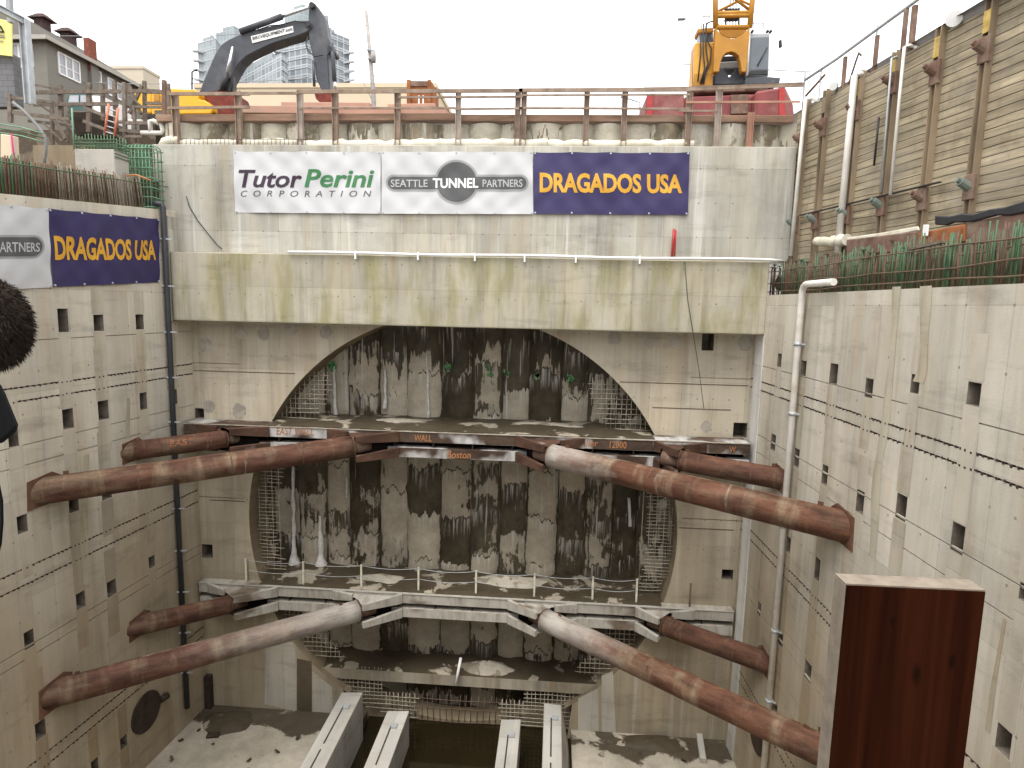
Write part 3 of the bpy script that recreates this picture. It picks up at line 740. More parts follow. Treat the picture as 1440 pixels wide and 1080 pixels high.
# muddy ledges inside the opening
def ledge(y0, y1, z, x0, x1, th, label, mat='mud', front=None, bump=.07):
    t = thing('work_ledge', ((x0+x1)/2, y0, z-th), label, 'ledge')
    mb = MB(); nx, ny = 60, 8
    k = 0
    for j in range(ny+1):
        for i in range(nx+1):
            x = x0+(x1-x0)*i/nx; y = y0+(y1-y0)*j/ny
            h = -.02 if j == 0 else bump*(noise.noise(Vector((x*.7, y*.9, z)))+.6*noise.noise(Vector((x*2, y*2, z+5))))+ .05*j/ny
            mb.v.append(Vector((x, y, z+h)))
    for j in range(ny):
        for i in range(nx):
            p = j*(nx+1)+i; mb.face((p, p+1, p+nx+2, p+nx+1), None, True)
    mb.build('mud_surface', M[mat], t)
    mb = MB(); mb.box(x0, x1, y0-.006, y1, z-th, z-min(.02, th*.5))
    mb.build('ledge_slab', M[front or mat], t)
    return t
def half(z): return math.sqrt(max(CR*CR-(z-CZ)**2, 0))
W1, W2 = -4.95, -11.9            # top of the two steel walers
ledge(23.32, D2+.55, W1+.045, CX-half(W1)+.12, CX+half(W1)-.12, .04, 'muddy ledge on top of the upper steel waler inside the opening')
ledge(23.87, D2+.55, W2+.045, CX-half(W2)+.12, CX+half(W2)-.12, .04, 'muddy ledge with pale spoil on top of the lower steel waler')
zl = -15.85
ledge(24.5, D2+.55, zl, CX-half(zl)-.1, CX+half(zl)+.1, .5, 'lowest concrete ledge inside the opening, just above the water', 'mud', 'ledgef')

# ================================================================== text
def glyphs(body, shear=0., bold=0., spacing=1.):
    c = bpy.data.curves.new('lettering', 'FONT'); c.body = body; c.size = 1; c.shear = shear; c.offset = bold; c.space_character = spacing; c.resolution_u = 3
    o = bpy.data.objects.new('lettering', c); COL.objects.link(o)
    bpy.context.view_layer.update()
    me = o.evaluated_get(bpy.context.evaluated_depsgraph_get()).to_mesh()
    vs = [(v.co.x, v.co.y) for v in me.vertices]; fs = [tuple(p.vertices) for p in me.polygons]
    o.to_mesh_clear(); bpy.data.objects.remove(o); bpy.data.curves.remove(c)
    x0, x1 = min(v[0] for v in vs), max(v[0] for v in vs); y0, y1 = min(v[1] for v in vs), max(v[1] for v in vs)
    return [((x-x0)/(x1-x0), (y-y0)/(y1-y0)) for x, y in vs], fs
def lerp2(q, u, v):                       # q = TL, TR, BR, BL
    return (q[3]*(1-u)+q[2]*u)*(1-v) + (q[0]*(1-u)+q[1]*u)*v
def quad(px, pl):
    return [onP(x, y, pl) for x, y in px]
def drape(mb, n, lift, disp, step=.09):
    """split a flat print until it can follow the folds of the cloth, then lay it on"""
    me = bpy.data.meshes.new('print'); me.from_pydata([tuple(v) for v in mb.v], [], mb.f)
    bm = bmesh.new(); bm.from_mesh(me); bmesh.ops.remove_doubles(bm, verts=bm.verts, dist=1e-5)
    for _ in range(5):
        bmesh.ops.triangulate(bm, faces=bm.faces)
        es = [e for e in bm.edges if e.calc_length() > step]
        if not es: break
        bmesh.ops.subdivide_edges(bm, edges=es, cuts=1)
    bmesh.ops.triangulate(bm, faces=bm.faces)
    bm.verts.ensure_lookup_table(); bm.verts.index_update()
    out = MB(); out.v = [v.co+n*(lift+disp(v.co)) for v in bm.verts]
    for fc in bm.faces: out.face([v.index for v in fc.verts])
    bm.free(); bpy.data.meshes.remove(me)
    return out
def lettering(body, q, name, mat, parent, n, lift=.012, disp=None, **k):
    vs, fs = glyphs(body, **k); mb = MB()
    for u, v in vs:
        p = lerp2(q, u, v); mb.v.append(p if disp else p+n*lift)
    for f in fs: mb.face(f)
    if disp: mb = drape(mb, n, lift, disp)
    return mb.build(name, mat, parent)
# ================================================================== banners
def wrinkle(ph, d):
    def f(p):
        s, z = p.dot(d), p.z
        w = .022*noise.noise(Vector((s*.55+z*.35+ph, z*.8, ph))) + .013*math.sin(s*2.1+z*1.5+ph) * (.5+.5*noise.noise(Vector((s*.4, z*.4, ph+9))))
        w += .012*math.sin(z*4.2-s*1.1+ph)*noise.noise(Vector((s*.8, z*.5, ph+3)))
        k = .5+.5*noise.noise(Vector((s*.5+ph*3, z*.6, 2.)))
        w += .0085*k*math.sin(8.5*(s*.75+z*.65)+ph+1.5*noise.noise(Vector((s*.7, z*.7, ph)))) + .0045*(1-k)*math.sin(9.5*(s*.7-z*.72)+ph+1.5*noise.noise(Vector((s*.6, z*.8, ph+4))))
        return .06+w*2.4
    return f
def banner(px, pl, mat, label, ph, group='sponsor banners'):
    q = quad(px, pl); n, d = pl[1], pl[2]; f = wrinkle(ph, d)
    t = thing('banner', (q[2]+q[3])/2, label, 'banner', group)
    mb = MB(); nx, ny = 120, 56
    for j in range(ny+1):
        for i in range(nx+1):
            p = lerp2(q, i/nx, j/ny); sag = -.05*math.sin(math.pi*((i/nx*4) % 1))*(j == ny)
            mb.v.append(p+n*f(p)+Vector((0, 0, sag*.5)))
    for j in range(ny):
        for i in range(nx):
            p = j*(nx+1)+i; mb.face((p, p+1, p+nx+2, p+nx+1), None, True)
    mb.build('vinyl_sheet', mat, t)
    for u in (.01, .25, .5, .75, .99):
        for v in (.02, .98):
            p = lerp2(q, u, v); mb = MB(); mb.tube([p+n*(f(p)-.02), p+n*(f(p)+.02)], .035, 8)
            mb.build('grommet', M['galv'], t)
    return t, q, n, f
def rrect(x0, x1, y0, y1, r, k=6):
    out = []
    for cx, cy, a0 in ((x1-r, y0+r, -90), (x1-r, y1-r, 0), (x0+r, y1-r, 90), (x0+r, y0+r, 180)):
        for i in range(k+1):
            a = math.radians(a0+90*i/k); out.append((cx+r*math.cos(a), cy+r*math.sin(a)))
    return out
PBN = Yp(YU-.01)
def pxrect(x0, y0, x1, y1): return [(x0, y0), (x1, y0), (x1, y1), (x0, y1)]
t, q, n, f = banner([(330, 213), (536, 213.5), (536, 301), (331, 299)], PBN, M['bannerw'], 'white banner with plum and green Tutor Perini lettering', 1.)
lettering('Tutor', quad(pxrect(337, 239.5, 426, 264.5), PBN), 'lettering', M['plum'], t, n, .012, f, shear=.2, bold=.021, spacing=.99)
lettering('Perini', quad(pxrect(429, 238.5, 527, 264), PBN), 'lettering', M['pgreen'], t, n, .012, f, shear=.2, bold=.021, spacing=.99)
lettering('CORPORATION', quad(pxrect(340, 268.5, 523, 277), PBN), 'lettering', M['pgrey'], t, n, .012, f, shear=.2, bold=.0, spacing=2.1)
def stp(px_b, pl, label, ph, bar, circ, texts):
    t, q, n, f = banner(px_b, pl, M['bannerw'], label, ph)
    def outline(pts, name, mat, lift):
        mb = MB(); mb.poly([onP(x, y, pl) for x, y in pts]); drape(mb, n, lift, f).build(name, mat, t)
    def dense(pts, step=4.):
        out = []
        for a, b in zip(pts, pts[1:]+pts[:1]):
            L = math.hypot(b[0]-a[0], b[1]-a[1]); m = max(1, int(L/step))
            out += [(a[0]+(b[0]-a[0])*i/m, a[1]+(b[1]-a[1])*i/m) for i in range(m)]
        return out
    x0, x1, y0, y1 = bar; cx, cy, r = circ
    ring = lambda r_: [(cx+r_*math.cos(i*math.pi/24), cy+r_*math.sin(i*math.pi/24)) for i in range(48)]
    outline(dense(rrect(x0, x1, y0, y1, (y1-y0)/2-.1)), 'logo_outline', M['pmid'], .008)
    outline(ring(r), 'logo_outline', M['pmid'], .011)
    outline(dense(rrect(x0+3, x1-3, y0+3, y1-3, (y1-y0)/2-3.1)), 'logo_bar', M['pgrey'], .014)
    outline(ring(r-3), 'logo_disc', M['pgrey'], .017)
    for body, rect, m_, b in texts:
        lettering(body, quad(rect, pl), 'lettering', m_, t, n, .022, f, bold=b)
stp([(537.5, 213.5), (749, 213.5), (750, 301.5), (537, 301)], PBN, 'white banner with a grey Seattle Tunnel Partners logo, the whole logo in view', 2.7, (543, 743.5, 246, 269.5), (642.5, 256.5, 31),
    [('SEATTLE', pxrect(550, 253, 602, 263.5), M['plite'], .01), ('TUNNEL', pxrect(609, 251, 673, 265), M['white'], .03), ('PARTNERS', pxrect(679, 253, 735, 263.5), M['plite'], .01)])
t, q, n, f = banner([(750.5, 214), (969, 215), (967, 302.5), (750.5, 301)], PBN, M['bannerp'], 'purple banner with gold DRAGADOS USA letters on the wall facing us', 4.1)
lettering('DRAGADOS', quad([(759, 243), (901.5, 245), (901.5, 272.5), (759, 271.5)], PBN), 'lettering', M['gold'], t, n, .014, f, bold=.036, spacing=.97)
lettering('USA', quad([(909.5, 245), (959, 246), (959, 272.5), (909.5, 272.5)], PBN), 'lettering', M['gold'], t, n, .014, f, bold=.036, spacing=.97)
LB = (LW[0]+LW[1]*.01, LW[1], LW[2])
t, q, n, f = banner([(65.5, 293), (222, 307.5), (223, 397), (73, 403.5)], LB, M['bannerp'], 'purple banner with gold DRAGADOS USA letters on the left side wall', 5.3)
lettering('DRAGADOS', quad([(74, 331), (182, 336.5), (182.5, 366), (76, 366)], LB), 'lettering', M['gold'], t, n, .014, f, bold=.036, spacing=.97)
lettering('USA', quad([(187, 337.5), (216.5, 337.5), (217.5, 366), (188, 366)], LB), 'lettering', M['gold'], t, n, .014, f, bold=.036, spacing=.97)
stp([(-190, 268), (64.5, 293), (72, 404), (-190, 417)], LB, 'white banner with a grey PARTNERS logo, cut off by the left edge', 6.6, (-180, 60, 330.5, 363.5), (-70, 347, 46),
    [('PARTNERS', [(-13, 339.5), (53, 341.5), (53.5, 354), (-13, 355)], M['plite'], .012), ('TUNNEL', [(-115, 333), (-25, 337), (-25, 357), (-115, 360)], M['white'], .03)])

# ================================================================== steel walers with brackets, and the diagonal pipe struts
def waler(name_label, yf, zt, mat, marks, brackets, edge, bmat, lmat):
    x0, x1 = -14.75, 7.42
    t = thing('steel_waler', (-3.7, yf, zt-1.05), name_label, 'steel beam')
    mb = MB(); mb.box(x0, x1, yf, YB-.006, zt-.43, zt); bevel(mb.build('upper_box_beam', mat, t), .015)
    mb = MB(); mb.box(x0, x1, yf+.02, YB-.006, zt-1.05, zt-.64); bevel(mb.build('lower_box_beam', lmat, t), .015)
    mb = MB(); mb.box(x0, x1, yf-.03, yf-.003, zt-.02, zt+.012); mb.build('flange_edge', edge, t)
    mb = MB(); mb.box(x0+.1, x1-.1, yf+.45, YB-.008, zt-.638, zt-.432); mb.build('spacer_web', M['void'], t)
    x = x0+.8
    while x < x1:
        mb = MB(); mb.box(x-.02, x+.02, yf+.06, yf+.44, zt-.636, zt-.434); mb.build('stiffener', M['steeldark'], t); x += 1.55
    for xa, e, d, r in brackets:          # e = end of the pipe, d = its direction in plan, r = its radius
        w = Vector((d.y, -d.x, 0)); sgn = 1 if d.x > 0 else -1; off = r+.10
        B, Cc = e+w*off*sgn, e-w*off*sgn
        B.y = min(B.y, yf-.35); Cc.y = min(Cc.y, yf-.22)
        A = Vector((xa, yf-.004, 0)); Dd = Vector((min(Cc.x*1., Cc.x - .9*sgn) if sgn > 0 else max(Cc.x, Cc.x+.9), yf-.004, 0))
        for P, Q in ((A, B), (Dd, Cc)):
            u = (Q-P).normalized(); nn = Vector((-u.y, u.x, 0))*.07
            for (h0, h1), (g0, g1) in (((zt-.425, zt-.006), (zt-.30, zt-.03)), ((zt-1.045, zt-.645), (zt-1.03, zt-.78))):
                mb = MB(); mb.hexa([P-nn+Vector((0, 0, h0)), P+nn+Vector((0, 0, h0)), Q+nn+Vector((0, 0, g0)), Q-nn+Vector((0, 0, g0))],
                                   [P-nn+Vector((0, 0, h1)), P+nn+Vector((0, 0, h1)), Q+nn+Vector((0, 0, g1)), Q-nn+Vector((0, 0, g1))])
                bevel(recalc(mb.build('bracket_arm', bmat, t)), .012)
        cen = (A+Dd)/2
        S_ = e+d*.04
        for z_ in (zt-.16, zt-1.0):
            mb = MB(); mb.prism([Vector((p.x, p.y, z_)) for p in (A.lerp(cen, .06), (S_+w*off*.8*sgn), (S_-w*off*.8*sgn), Dd.lerp(cen, .06))], (0, 0, .03)); recalc(mb.build('cover_plate', bmat, t))
        S = e+d*.7
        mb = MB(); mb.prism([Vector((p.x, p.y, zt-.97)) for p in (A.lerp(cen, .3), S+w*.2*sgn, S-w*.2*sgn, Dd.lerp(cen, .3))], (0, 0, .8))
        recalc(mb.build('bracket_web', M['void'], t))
    for body, px, bold in marks:
        pl = Yp(yf-.003)
        lettering(body, quad(px, pl), 'chalk_writing', M['orange'], t, pl[1], .008, None, bold=bold, shear=.1)
    return t
def strut(label, wp, pl, wall_px, end_px, end_y, r, mat, chalk=None):
    p0 = onP(*wall_px, pl); p1 = onZ(*end_px, end_y)
    d = (p1-p0).normalized()
    t = thing('pipe_strut', p0, label, 'steel pipe', 'diagonal pipe struts')
    n = 24
    mb = MB(); mb.tube([p0-d*.5+(p1-p0+d*.5)*i/n for i in range(n+1)], r, 32); mb.build('pipe', mat, t)
    mb = MB(); mb.tube([p1-d*.03, p1+d*.03], r*1.05, 32); mb.build('end_plate', mat, t)
    mb = MB(); mb.tube([p1+d*.02, p1+d*.68], r*.7, 24); mb.build('jack_stub', M['steelbrown'], t)
    # bearing plate on the wall
    dw, nw = pl[2], pl[1]
    mb = MB(); s_ = r*1.45
    c = p0-nw*0
    q = [c+dw*a+Vector((0, 0, b))+nw*.004 for a, b in ((-s_*1.0, -r*1.08), (s_*.8, -r*1.02), (s_*1.0, r*.8), (s_*.5, r*1.25), (-s_*.9, r*1.0))]
    mb.prism(q, nw*.04); recalc(mb.build('bearing_plate', M['steelrust'], t))
    # weld collars
    L = (p1-p0).length
    for k in (() if mat in (r3, r4, r5) else (.26, .55, .8)):
        c = p0+d*L*k; mb = MB(); mb.tube([c-d*.02, c+d*.02], r*1.012, 32, False); mb.build('weld_seam', mat, t)
    if chalk:
        body, l0, l1, a0, h = chalk; vs, fs = glyphs(body, shear=.15); mb = MB()
        view = (-(p0.lerp(p1, (l0+l1)/2))).normalized(); w = d.cross(Vector((0, 0, 1))).normalized(); 
        if w.dot(view) < 0: w = -w
        u_ = Vector((0, 0, 1))-d*d.z; u_.normalize(); rev = w.cross(u_).dot(d) > 0
        for u, v in vs:
            q = u if rev is False else 1-u
            an = a0+(v-.5)*h/r; mb.v.append(p0+d*L*(l0+(l1-l0)*q)+(w*math.cos(an)+u_*math.sin(an))*(r+.006))
        for f in fs: mb.face(f)
        mb.build('chalk_writing', M['chalk'], t)
    k = .9; c = p0+d*L*.06+Vector((0, 0, r+.03)); mb = MB(); mb.bar(c-d*.07, c+d*.07, .03, .16); mb.build('lifting_lug', M['steelrust'], t)
    c = p0+d*L*.93+Vector((0, 0, r+.02)); mb = MB(); mb.bar(c-d*.07, c+d*.07, .03, .14); mb.build('lifting_lug', M['steelrust'], t)
    e = p1.copy(); e.z = 0
    dd = d.copy(); dd.z = 0; dd.normalize()
    return e, dd, r
M['formply'] = plain('stained_formwork_and_backing', (.07, .053, .035), .9, 0, .5, 2., .2, dirt=(.15, .12, .075), stretch=(1, 1, .3))
M['chalk'] = plain('faded_orange_chalk', (.34, .13, .06), .9)
M['steelrust'] = plain('orange_rust_steel', (.125, .065, .042), .85, 0, .35, 2.)
M['waler1'] = waler_mat('upper_waler_steel', (.085, .058, .043), (.55, .54, .52), .49, 3.)
M['waler1w'] = waler_mat('whitewashed_waler_steel', (.07, .045, .032), (.52, .51, .49), .44, 23.)
M['waler1b'] = waler_mat('bracket_steel', (.09, .05, .035), (.42, .38, .33), .62, 13.)
M['waler2'] = waler_mat('lower_waler_dusty', (.17, .135, .10), (.47, .445, .39), .35, 9.)
r1 = rust('strut_rust_a', None, amount=.65, seed=1.)
r2 = rust('strut_rust_b', None, amount=.35, seed=8.)
r3 = rust('strut_rust_c', (.70, .98, .85), L=10.3, amount=.4, seed=15., base=(.115, .056, .037))
r4 = rust('strut_rust_d', (.40, .98, .95), L=10.5, amount=.5, seed=21., base=(.11, .058, .043))
r5 = rust('strut_rust_e', (.60, .95, .95), L=11.0, amount=.4, seed=33., base=(.12, .06, .04))
E1 = [strut('big brown pipe strut from the left wall to the upper steel waler', 0, LW, (62, 690), (495, 628), W1-.53, .415, r1),
      strut('big rust orange pipe strut from the right wall to the upper steel waler', 0, RW, (1185, 740), (776, 641), W1-.53, .43, r3),
      strut('shorter brown pipe strut behind the big one, left end of the upper waler', 0, LW, (186, 634), (317, 617), W1-.53, .35, r2, ('EAST', .35, .62, .45, .22)),
      strut('shorter rusty pipe strut at the right end of the upper waler', 0, RW, (1096, 673), (957, 648), W1-.53, .37, r2)]
E2 = [strut('long pipe strut from the left wall, pale with dust towards the lower waler', 0, LW, (78, 975), (503, 859), W2-.53, .43, r4),
      strut('long pipe strut at the lower right, chalk white end fading to rust', 0, RW, (1166, 1060), (767, 872), W2-.53, .43, r5),
      strut('short rusty pipe strut at the left end of the lower waler', 0, LW, (196, 879), (322, 850), W2-.53, .37, r4),
      strut('short brown pipe strut at the right end of the lower waler', 0, RW, (1076, 931), (935, 880), W2-.53, .38, r2)]
bx = lambda px, y, Y: onY(px, y, Y).x
waler('upper steel waler of stacked brown beams with orange chalk writing, across the opening', 23.2, W1, M['waler1'],
      [('EAST WALL', [(389, 600.5), (441, 602.5), (441, 612), (389, 611)], .005), ('WALL', [(583, 611), (607, 612), (607, 621), (583, 620)], .005),
       ('Boston', [(629, 634), (662, 635), (662, 645), (629, 644)], .01), ('Waller', [(806, 618), (841, 619), (841, 628), (806, 627)], .005),
       ('12000', [(857, 620), (881, 621), (881, 631), (857, 630)], .01), ('W', [(1026, 628), (1035, 628), (1035, 636), (1026, 636)], .01)],
      [(bx(560, 607, 23.2),)+E1[0], (bx(727, 612, 23.2),)+E1[1], (bx(379, 603, 23.2),)+E1[2], (bx(922, 618, 23.2),)+E1[3]], M['rebarpale'], M['waler1b'], M['waler1w'])
waler('lower steel waler pale with concrete dust, a cable fence standing behind it', 23.75, W2, M['waler2'], [],
      [(bx(565, 833, 23.75),)+E2[0], (bx(715, 842, 23.75),)+E2[1], (bx(390, 822, 23.75),)+E2[2], (bx(895, 852, 23.75),)+E2[3]], M['cradle'], M['waler2'], M['waler2'])

# cable fence on the ledge behind the lower waler
cf = thing('cable_fence', (-4, 24.0, W2), 'thin cable fence with pale posts standing on the lower waler', 'fence')
tops = []
for x, yt, yb in ((352, 788, 813), (429, 792, 820), (508, 797, 827), (588, 801, 832), (669, 806, 836), (751, 810, 840), (833, 815, 846), (895, 819, 850)):
    b = onZ(x, yb, W2+.0); b.y = 24.05; b.z = W2+.02; a = Vector((b.x, b.y, W2+1.02)); tops.append(a)
    mb = MB(); mb.bar(b, a, .075, .05); mb.build('post', M['fabric'], cf)
for h in (.0, -.45):
    mb = MB()
    for a, b in zip(tops, tops[1:]):
        mb.tube([a.lerp(b, k/6)+Vector((0, -.03, h-.03-.10*math.sin(math.pi*k/6))) for k in range(7)], .012, 5)
    mb.build('cable', M['galv'], cf)
# rusty bar and steel post stubs at the ends of the lower waler
for x, y0, y1, lab in ((269, 785, 806, 'short rusty steel stub standing at the left end of the lower waler'), (970, 820, 848, 'thin dark rod standing on the right end of the lower waler')):
    b = onY(x, y1, 23.95); b.z = W2+.005
    mb = MB(); mb.ibeam(b, b+Vector((0, 0, .75 if x < 500 else 1.0)), .14 if x < 500 else .06, .14 if x < 500 else .06, .02)
    tag(mb.build('steel_stub', M['steelbrown'], loc=b), lab, 'steel post')

# ================================================================== rebar grids left in the opening
def grid_mesh(label, Y, x0f, x1f, z0, z1, dz=.2, dx=.2, r=.016, mat='rebarpale', jit=.03):
    mb = MB(); g = random.Random(int(abs(z0*100)+abs(Y*10)+ord(label[8])))
    z = z0; xs = []
    while z <= z1:
        a, b = x0f(z), x1f(z)
        mb.tube([(a+g.uniform(-.12, .12), Y, z), ((a+b)/2, Y+g.uniform(-.03, .03), z+g.uniform(-jit, jit)), (b+g.uniform(-.15, .15), Y, z+g.uniform(-jit, jit))], r, 5); xs += [a, b]; z += dz
    x = min(xs)+.08
    while x < max(xs):
        zz = [z0+(z1-z0)*i/40 for i in range(41) if x0f(z0+(z1-z0)*i/40) <= x <= x1f(z0+(z1-z0)*i/40)]
        if len(zz) > 2: mb.tube([(x, Y+r*2, zz[0]-.1), (x+g.uniform(-jit, jit), Y+r*2, zz[-1]+.1)], r, 5)
        x += dx
    o = mb.build('rebar_grid', M[mat], loc=((x0f(z0)+x1f(z0))/2, Y, z0))
    return tag(o, label, 'rebar', 'rebar grids')
eL = lambda z: CX-half(z)+.06
eR = lambda z: CX+half(z)-.06
grid_mesh('pale rebar grid in the upper left haunch of the opening, above the waler', YB+.5, eL, lambda z: min(eL(z)+1.5, CX-half(-5)+2.3), -4.85, -3.0)
grid_mesh('pale rebar grid in the upper right haunch of the opening, above the waler', YB+.5, lambda z: max(eR(z)-1.7, CX+half(-5)-2.6), eR, -4.85, -2.9)
grid_mesh('grey rebar curtain along the left edge of the opening, between the walers', YB+.6, eL, lambda z: eL(z)+.9, -11.6, -6.4, .16, .3)
grid_mesh('grey rebar curtain along the right edge of the opening, between the walers', YB+.6, lambda z: eR(z)-1.0, eR, -11.7, -6.6, .15, .3)
grid_mesh('rebar grid under the lower waler at the left edge of the opening', YB+.4, eL, lambda z: eL(z)+1.3, -15.4, -13.2, .2, .2)
grid_mesh('rebar grid under the lower waler at the right edge of the opening', YB+.4, lambda z: eR(z)-1.4, eR, -15.4, -13.2, .2, .2)
grid_mesh('dense rebar grid beside the left end of the water channel', YB+.35, lambda z: max(-9.0, CX-half(max(z, -18))-1.0), lambda z: -7.0 if z > -17 else -5.6, -18.0, -15.9, .18, .18, .018)
grid_mesh('dense rebar grid beside the right end of the water channel', YB+.35, lambda z: -.8 if z > -17 else -1.9, lambda z: 1.3, -18.0, -16.1, .18, .18, .018)
grid_mesh('row of hanging rebar dowels over the water at the bottom of the opening', YB+.45, lambda z: -6.8, lambda z: -.9, -18.1, -17.0, .5, .27, .018, 'rebar', .1)
mb = MB(); a, b = onY(648, 925, 24.5), onY(641, 962, 24.2); mb.tube([a, b], .06, 8)
tag(mb.build('pipe_stub', M['white'], loc=b), 'short white pipe sticking out of the lowest ledge', 'pipe')

# ================================================================== concrete cradle beams in the floor
def cradle(x0, x1, zt, y1, label, batter=0., y0=-20):
    t = thing('cradle_beam', ((x0+x1)/2, y1, ZF), label, 'concrete beam', 'concrete cradle beams')
    zb = ZF-1.9
    mb = MB()
    A = [(x0, y1, zb), (x1+batter, y1, zb), (x1+batter*.5, y1, ZF+.1 if batter else zt-.1), (x1, y1-(.0 if not batter else .15), zt), (x0, y1-.1, zt)]
    mb.prism([Vector(p) for p in A], (0, y0-y1, 0)); bevel(recalc(mb.build('beam_body', M['cradle'], t)), .03, 2)
    xm = (x0+x1)/2
    for y in [y1-1.0-2.4*i for i in range(6)]:
        mb = MB(); mb.box(xm-.075, xm-.02, y-2.1, y, zt-.03, zt+.02); bevel(mb.build('steel_rail', M['steeldark'], t), .006)
    mb = MB(); mb.box(xm-.02, xm+.2, y1-1.15, y1-.9, zt+.003, zt+.07); mb.build('rail_stop', M['galv'], t)
    return t
cradle(-8.42, -7.56, -16.1, 23.3, 'leftmost of the four concrete cradle beams, tall and beside the floor slab')
cradle(-6.45, -5.56, -16.68, 23.15, 'low concrete cradle beam in the water, second from the left')
cradle(-1.74, -.94, -16.72, 23.15, 'low concrete cradle beam in the water, third from the left')
cradle(-.02, .68, -16.05, 23.4, 'rightmost concrete cradle beam with a sloped outer side', .62)
# floor clutter and the dark disc for a round hole
c = onP(205, 1001, (LW[0]+LW[1]*.01, LW[1], LW[2]))
t = thing('dark_disc', c, 'round dark rusty cover on the left wall close to the floor', 'cover')
mb = MB(); mb.tube([c+LW[1]*.003, c+LW[1]*.05], .75, 32); mb.build('hole_disc', M['steeldark'], t)  # flat dark disc drawn where the wall has an open hole
mb = MB(); mb.tube([c+LW[1]*.05+LW[2]*.72, c+LW[1]*.12+LW[2]*1.05], .13, 10); mb.build('outlet', M['steeldark'], t)
cR = onP(1066, 1030, (RW[0]+RW[1]*.01, RW[1], RW[2]))
mb = MB(); mb.tube([cR+RW[1]*.003, cR+RW[1]*.05], .75, 32)
tag(mb.build('dark_disc', M['steeldark'], loc=cR), 'round rusty plate at the foot of the right wall behind the white drain pipe', 'cover')
for i, (x, y, l, w, h, a, lab) in enumerate(((245, 1022, .8, .3, .12, .4, 'flat dark board lying by the left wall foot'), (205, 1060, .35, .25, .12, 1., 'small dark lump of rubble on the pale left floor'), (985, 1050, 1.9, .25, .22, 1.45, 'pale concrete kerb piece on the floor at the right'),
                                        (300, 1035, .5, .3, .1, .2, 'brown patch board on the left floor slab'))):
    c = onZ(x, y, ZF)
    mb = MB(); d = Vector((math.cos(a), math.sin(a), 0))*l/2
    mb.bar(c-d+Vector((0, 0, h/2+.003)), c+d+Vector((0, 0, h/2+.003)), w, h)
    tag(bevel(mb.build('board' if i != 2 else 'kerb_block', M['cradle'] if i == 2 else M['steeldark'], loc=c), .02), lab, 'debris')

g = random.Random(21)
for i in range(14):
    x, y = [(300, 1048), (330, 1020), (255, 1042), (420, 1040), (390, 1060), (350, 1070), (870, 1045), (900, 1060), (930, 1040), (960, 1070), (990, 1060), (845, 1062), (280, 1028), (240, 1070)][i]
    c = onZ(x, y, ZF); mb = MB(); k = g.uniform(.06, .16)
    P = [Vector((g.uniform(-1, 1), g.uniform(-1, 1), g.uniform(0, 1.2)))*k+c+Vector((0, 0, .003)) for _ in range(9)]
    bm = bmesh.new(); [bm.verts.new(p) for p in P]; bmesh.ops.convex_hull(bm, input=bm.verts)
    bm.verts.index_update(); lv = [v for v in bm.verts if v.link_faces]; ix = {v: j for j, v in enumerate(lv)}
    mb.v = [v.co.copy() for v in lv]
    for fc in bm.faces: mb.face([ix[v] for v in fc.verts])
    bm.free()
    tag(mb.build('rubble_lump', M['mud'], loc=c), 'small lump of muddy rubble lying on the pit floor slab', 'rubble', 'rubble lumps on the floor slab')
# ================================================================== pipes and cables on the walls
RPo = (RW[0]+RW[1]*.16, RW[1], RW[2])
t = thing('drain_pipe', onP(1128, 405, RPo), 'white plastic drain pipe running down the right wall from an elbow', 'pipe')
a = onP(1129, 400, RPo); e = onP(1172, 402, RPo)
mb = MB(); el = [a-RW[2]*(.28-.28*math.cos(k*math.pi/10))+Vector((0, 0, -.28+.28*math.sin(k*math.pi/10))) for k in range(6)]
el = [Vector((a.x, a.y, a.z-.28))+(-RW[2])*(.28*(1-math.cos(k*math.pi/10)))+Vector((0, 0, .28*math.sin(k*math.pi/10))) for k in range(6)]
mb.tube([Vector((a.x, a.y, ZF+.1))]+el+[Vector((e.x, e.y, a.z))], .1, 14); mb.build('pipe', M['pvc'], t)
for z in (-1., -3.2, -6.9, -10.5, -13.):
    mb = MB(); c = Vector((a.x, a.y, z)); mb.tube([c-Vector((0, 0, .05)), c+Vector((0, 0, .05))], .125, 14); mb.bar(c, c-RW[1]*.17-RW[2]*.15, .04, .05); mb.build('pipe_clamp', M['galv'], t)
LPo = (LW[0]+LW[1]*.14, LW[1], LW[2])
a = onP(229, 288, LPo)
t = thing('standpipe', Vector((a.x, a.y, ZF)), 'dark plastic standpipe running down the corner of the left wall', 'pipe')
mb = MB(); mb.tube([(a.x, a.y, ZF+.9), (a.x, a.y, a.z-.1), (a.x-.02, a.y, a.z+.02), (a.x-.5, a.y-.1, a.z+.05)], .1, 12); mb.build('pipe', M['blackpipe'], t)
mb = MB(); mb.tube([(a.x-.25, a.y-.25, ZF+1), (a.x-.25, a.y-.25, a.z-.2)], .022, 6); mb.build('side_cable', M['blackpipe'], t)
for z in [2.2-1.75*i for i in range(11)]:
    mb = MB(); mb.bar((a.x-.3, a.y-.1, z), (a.x+.3, a.y+.02, z), .06, .05); mb.build('pipe_clamp', M['galv'], t)
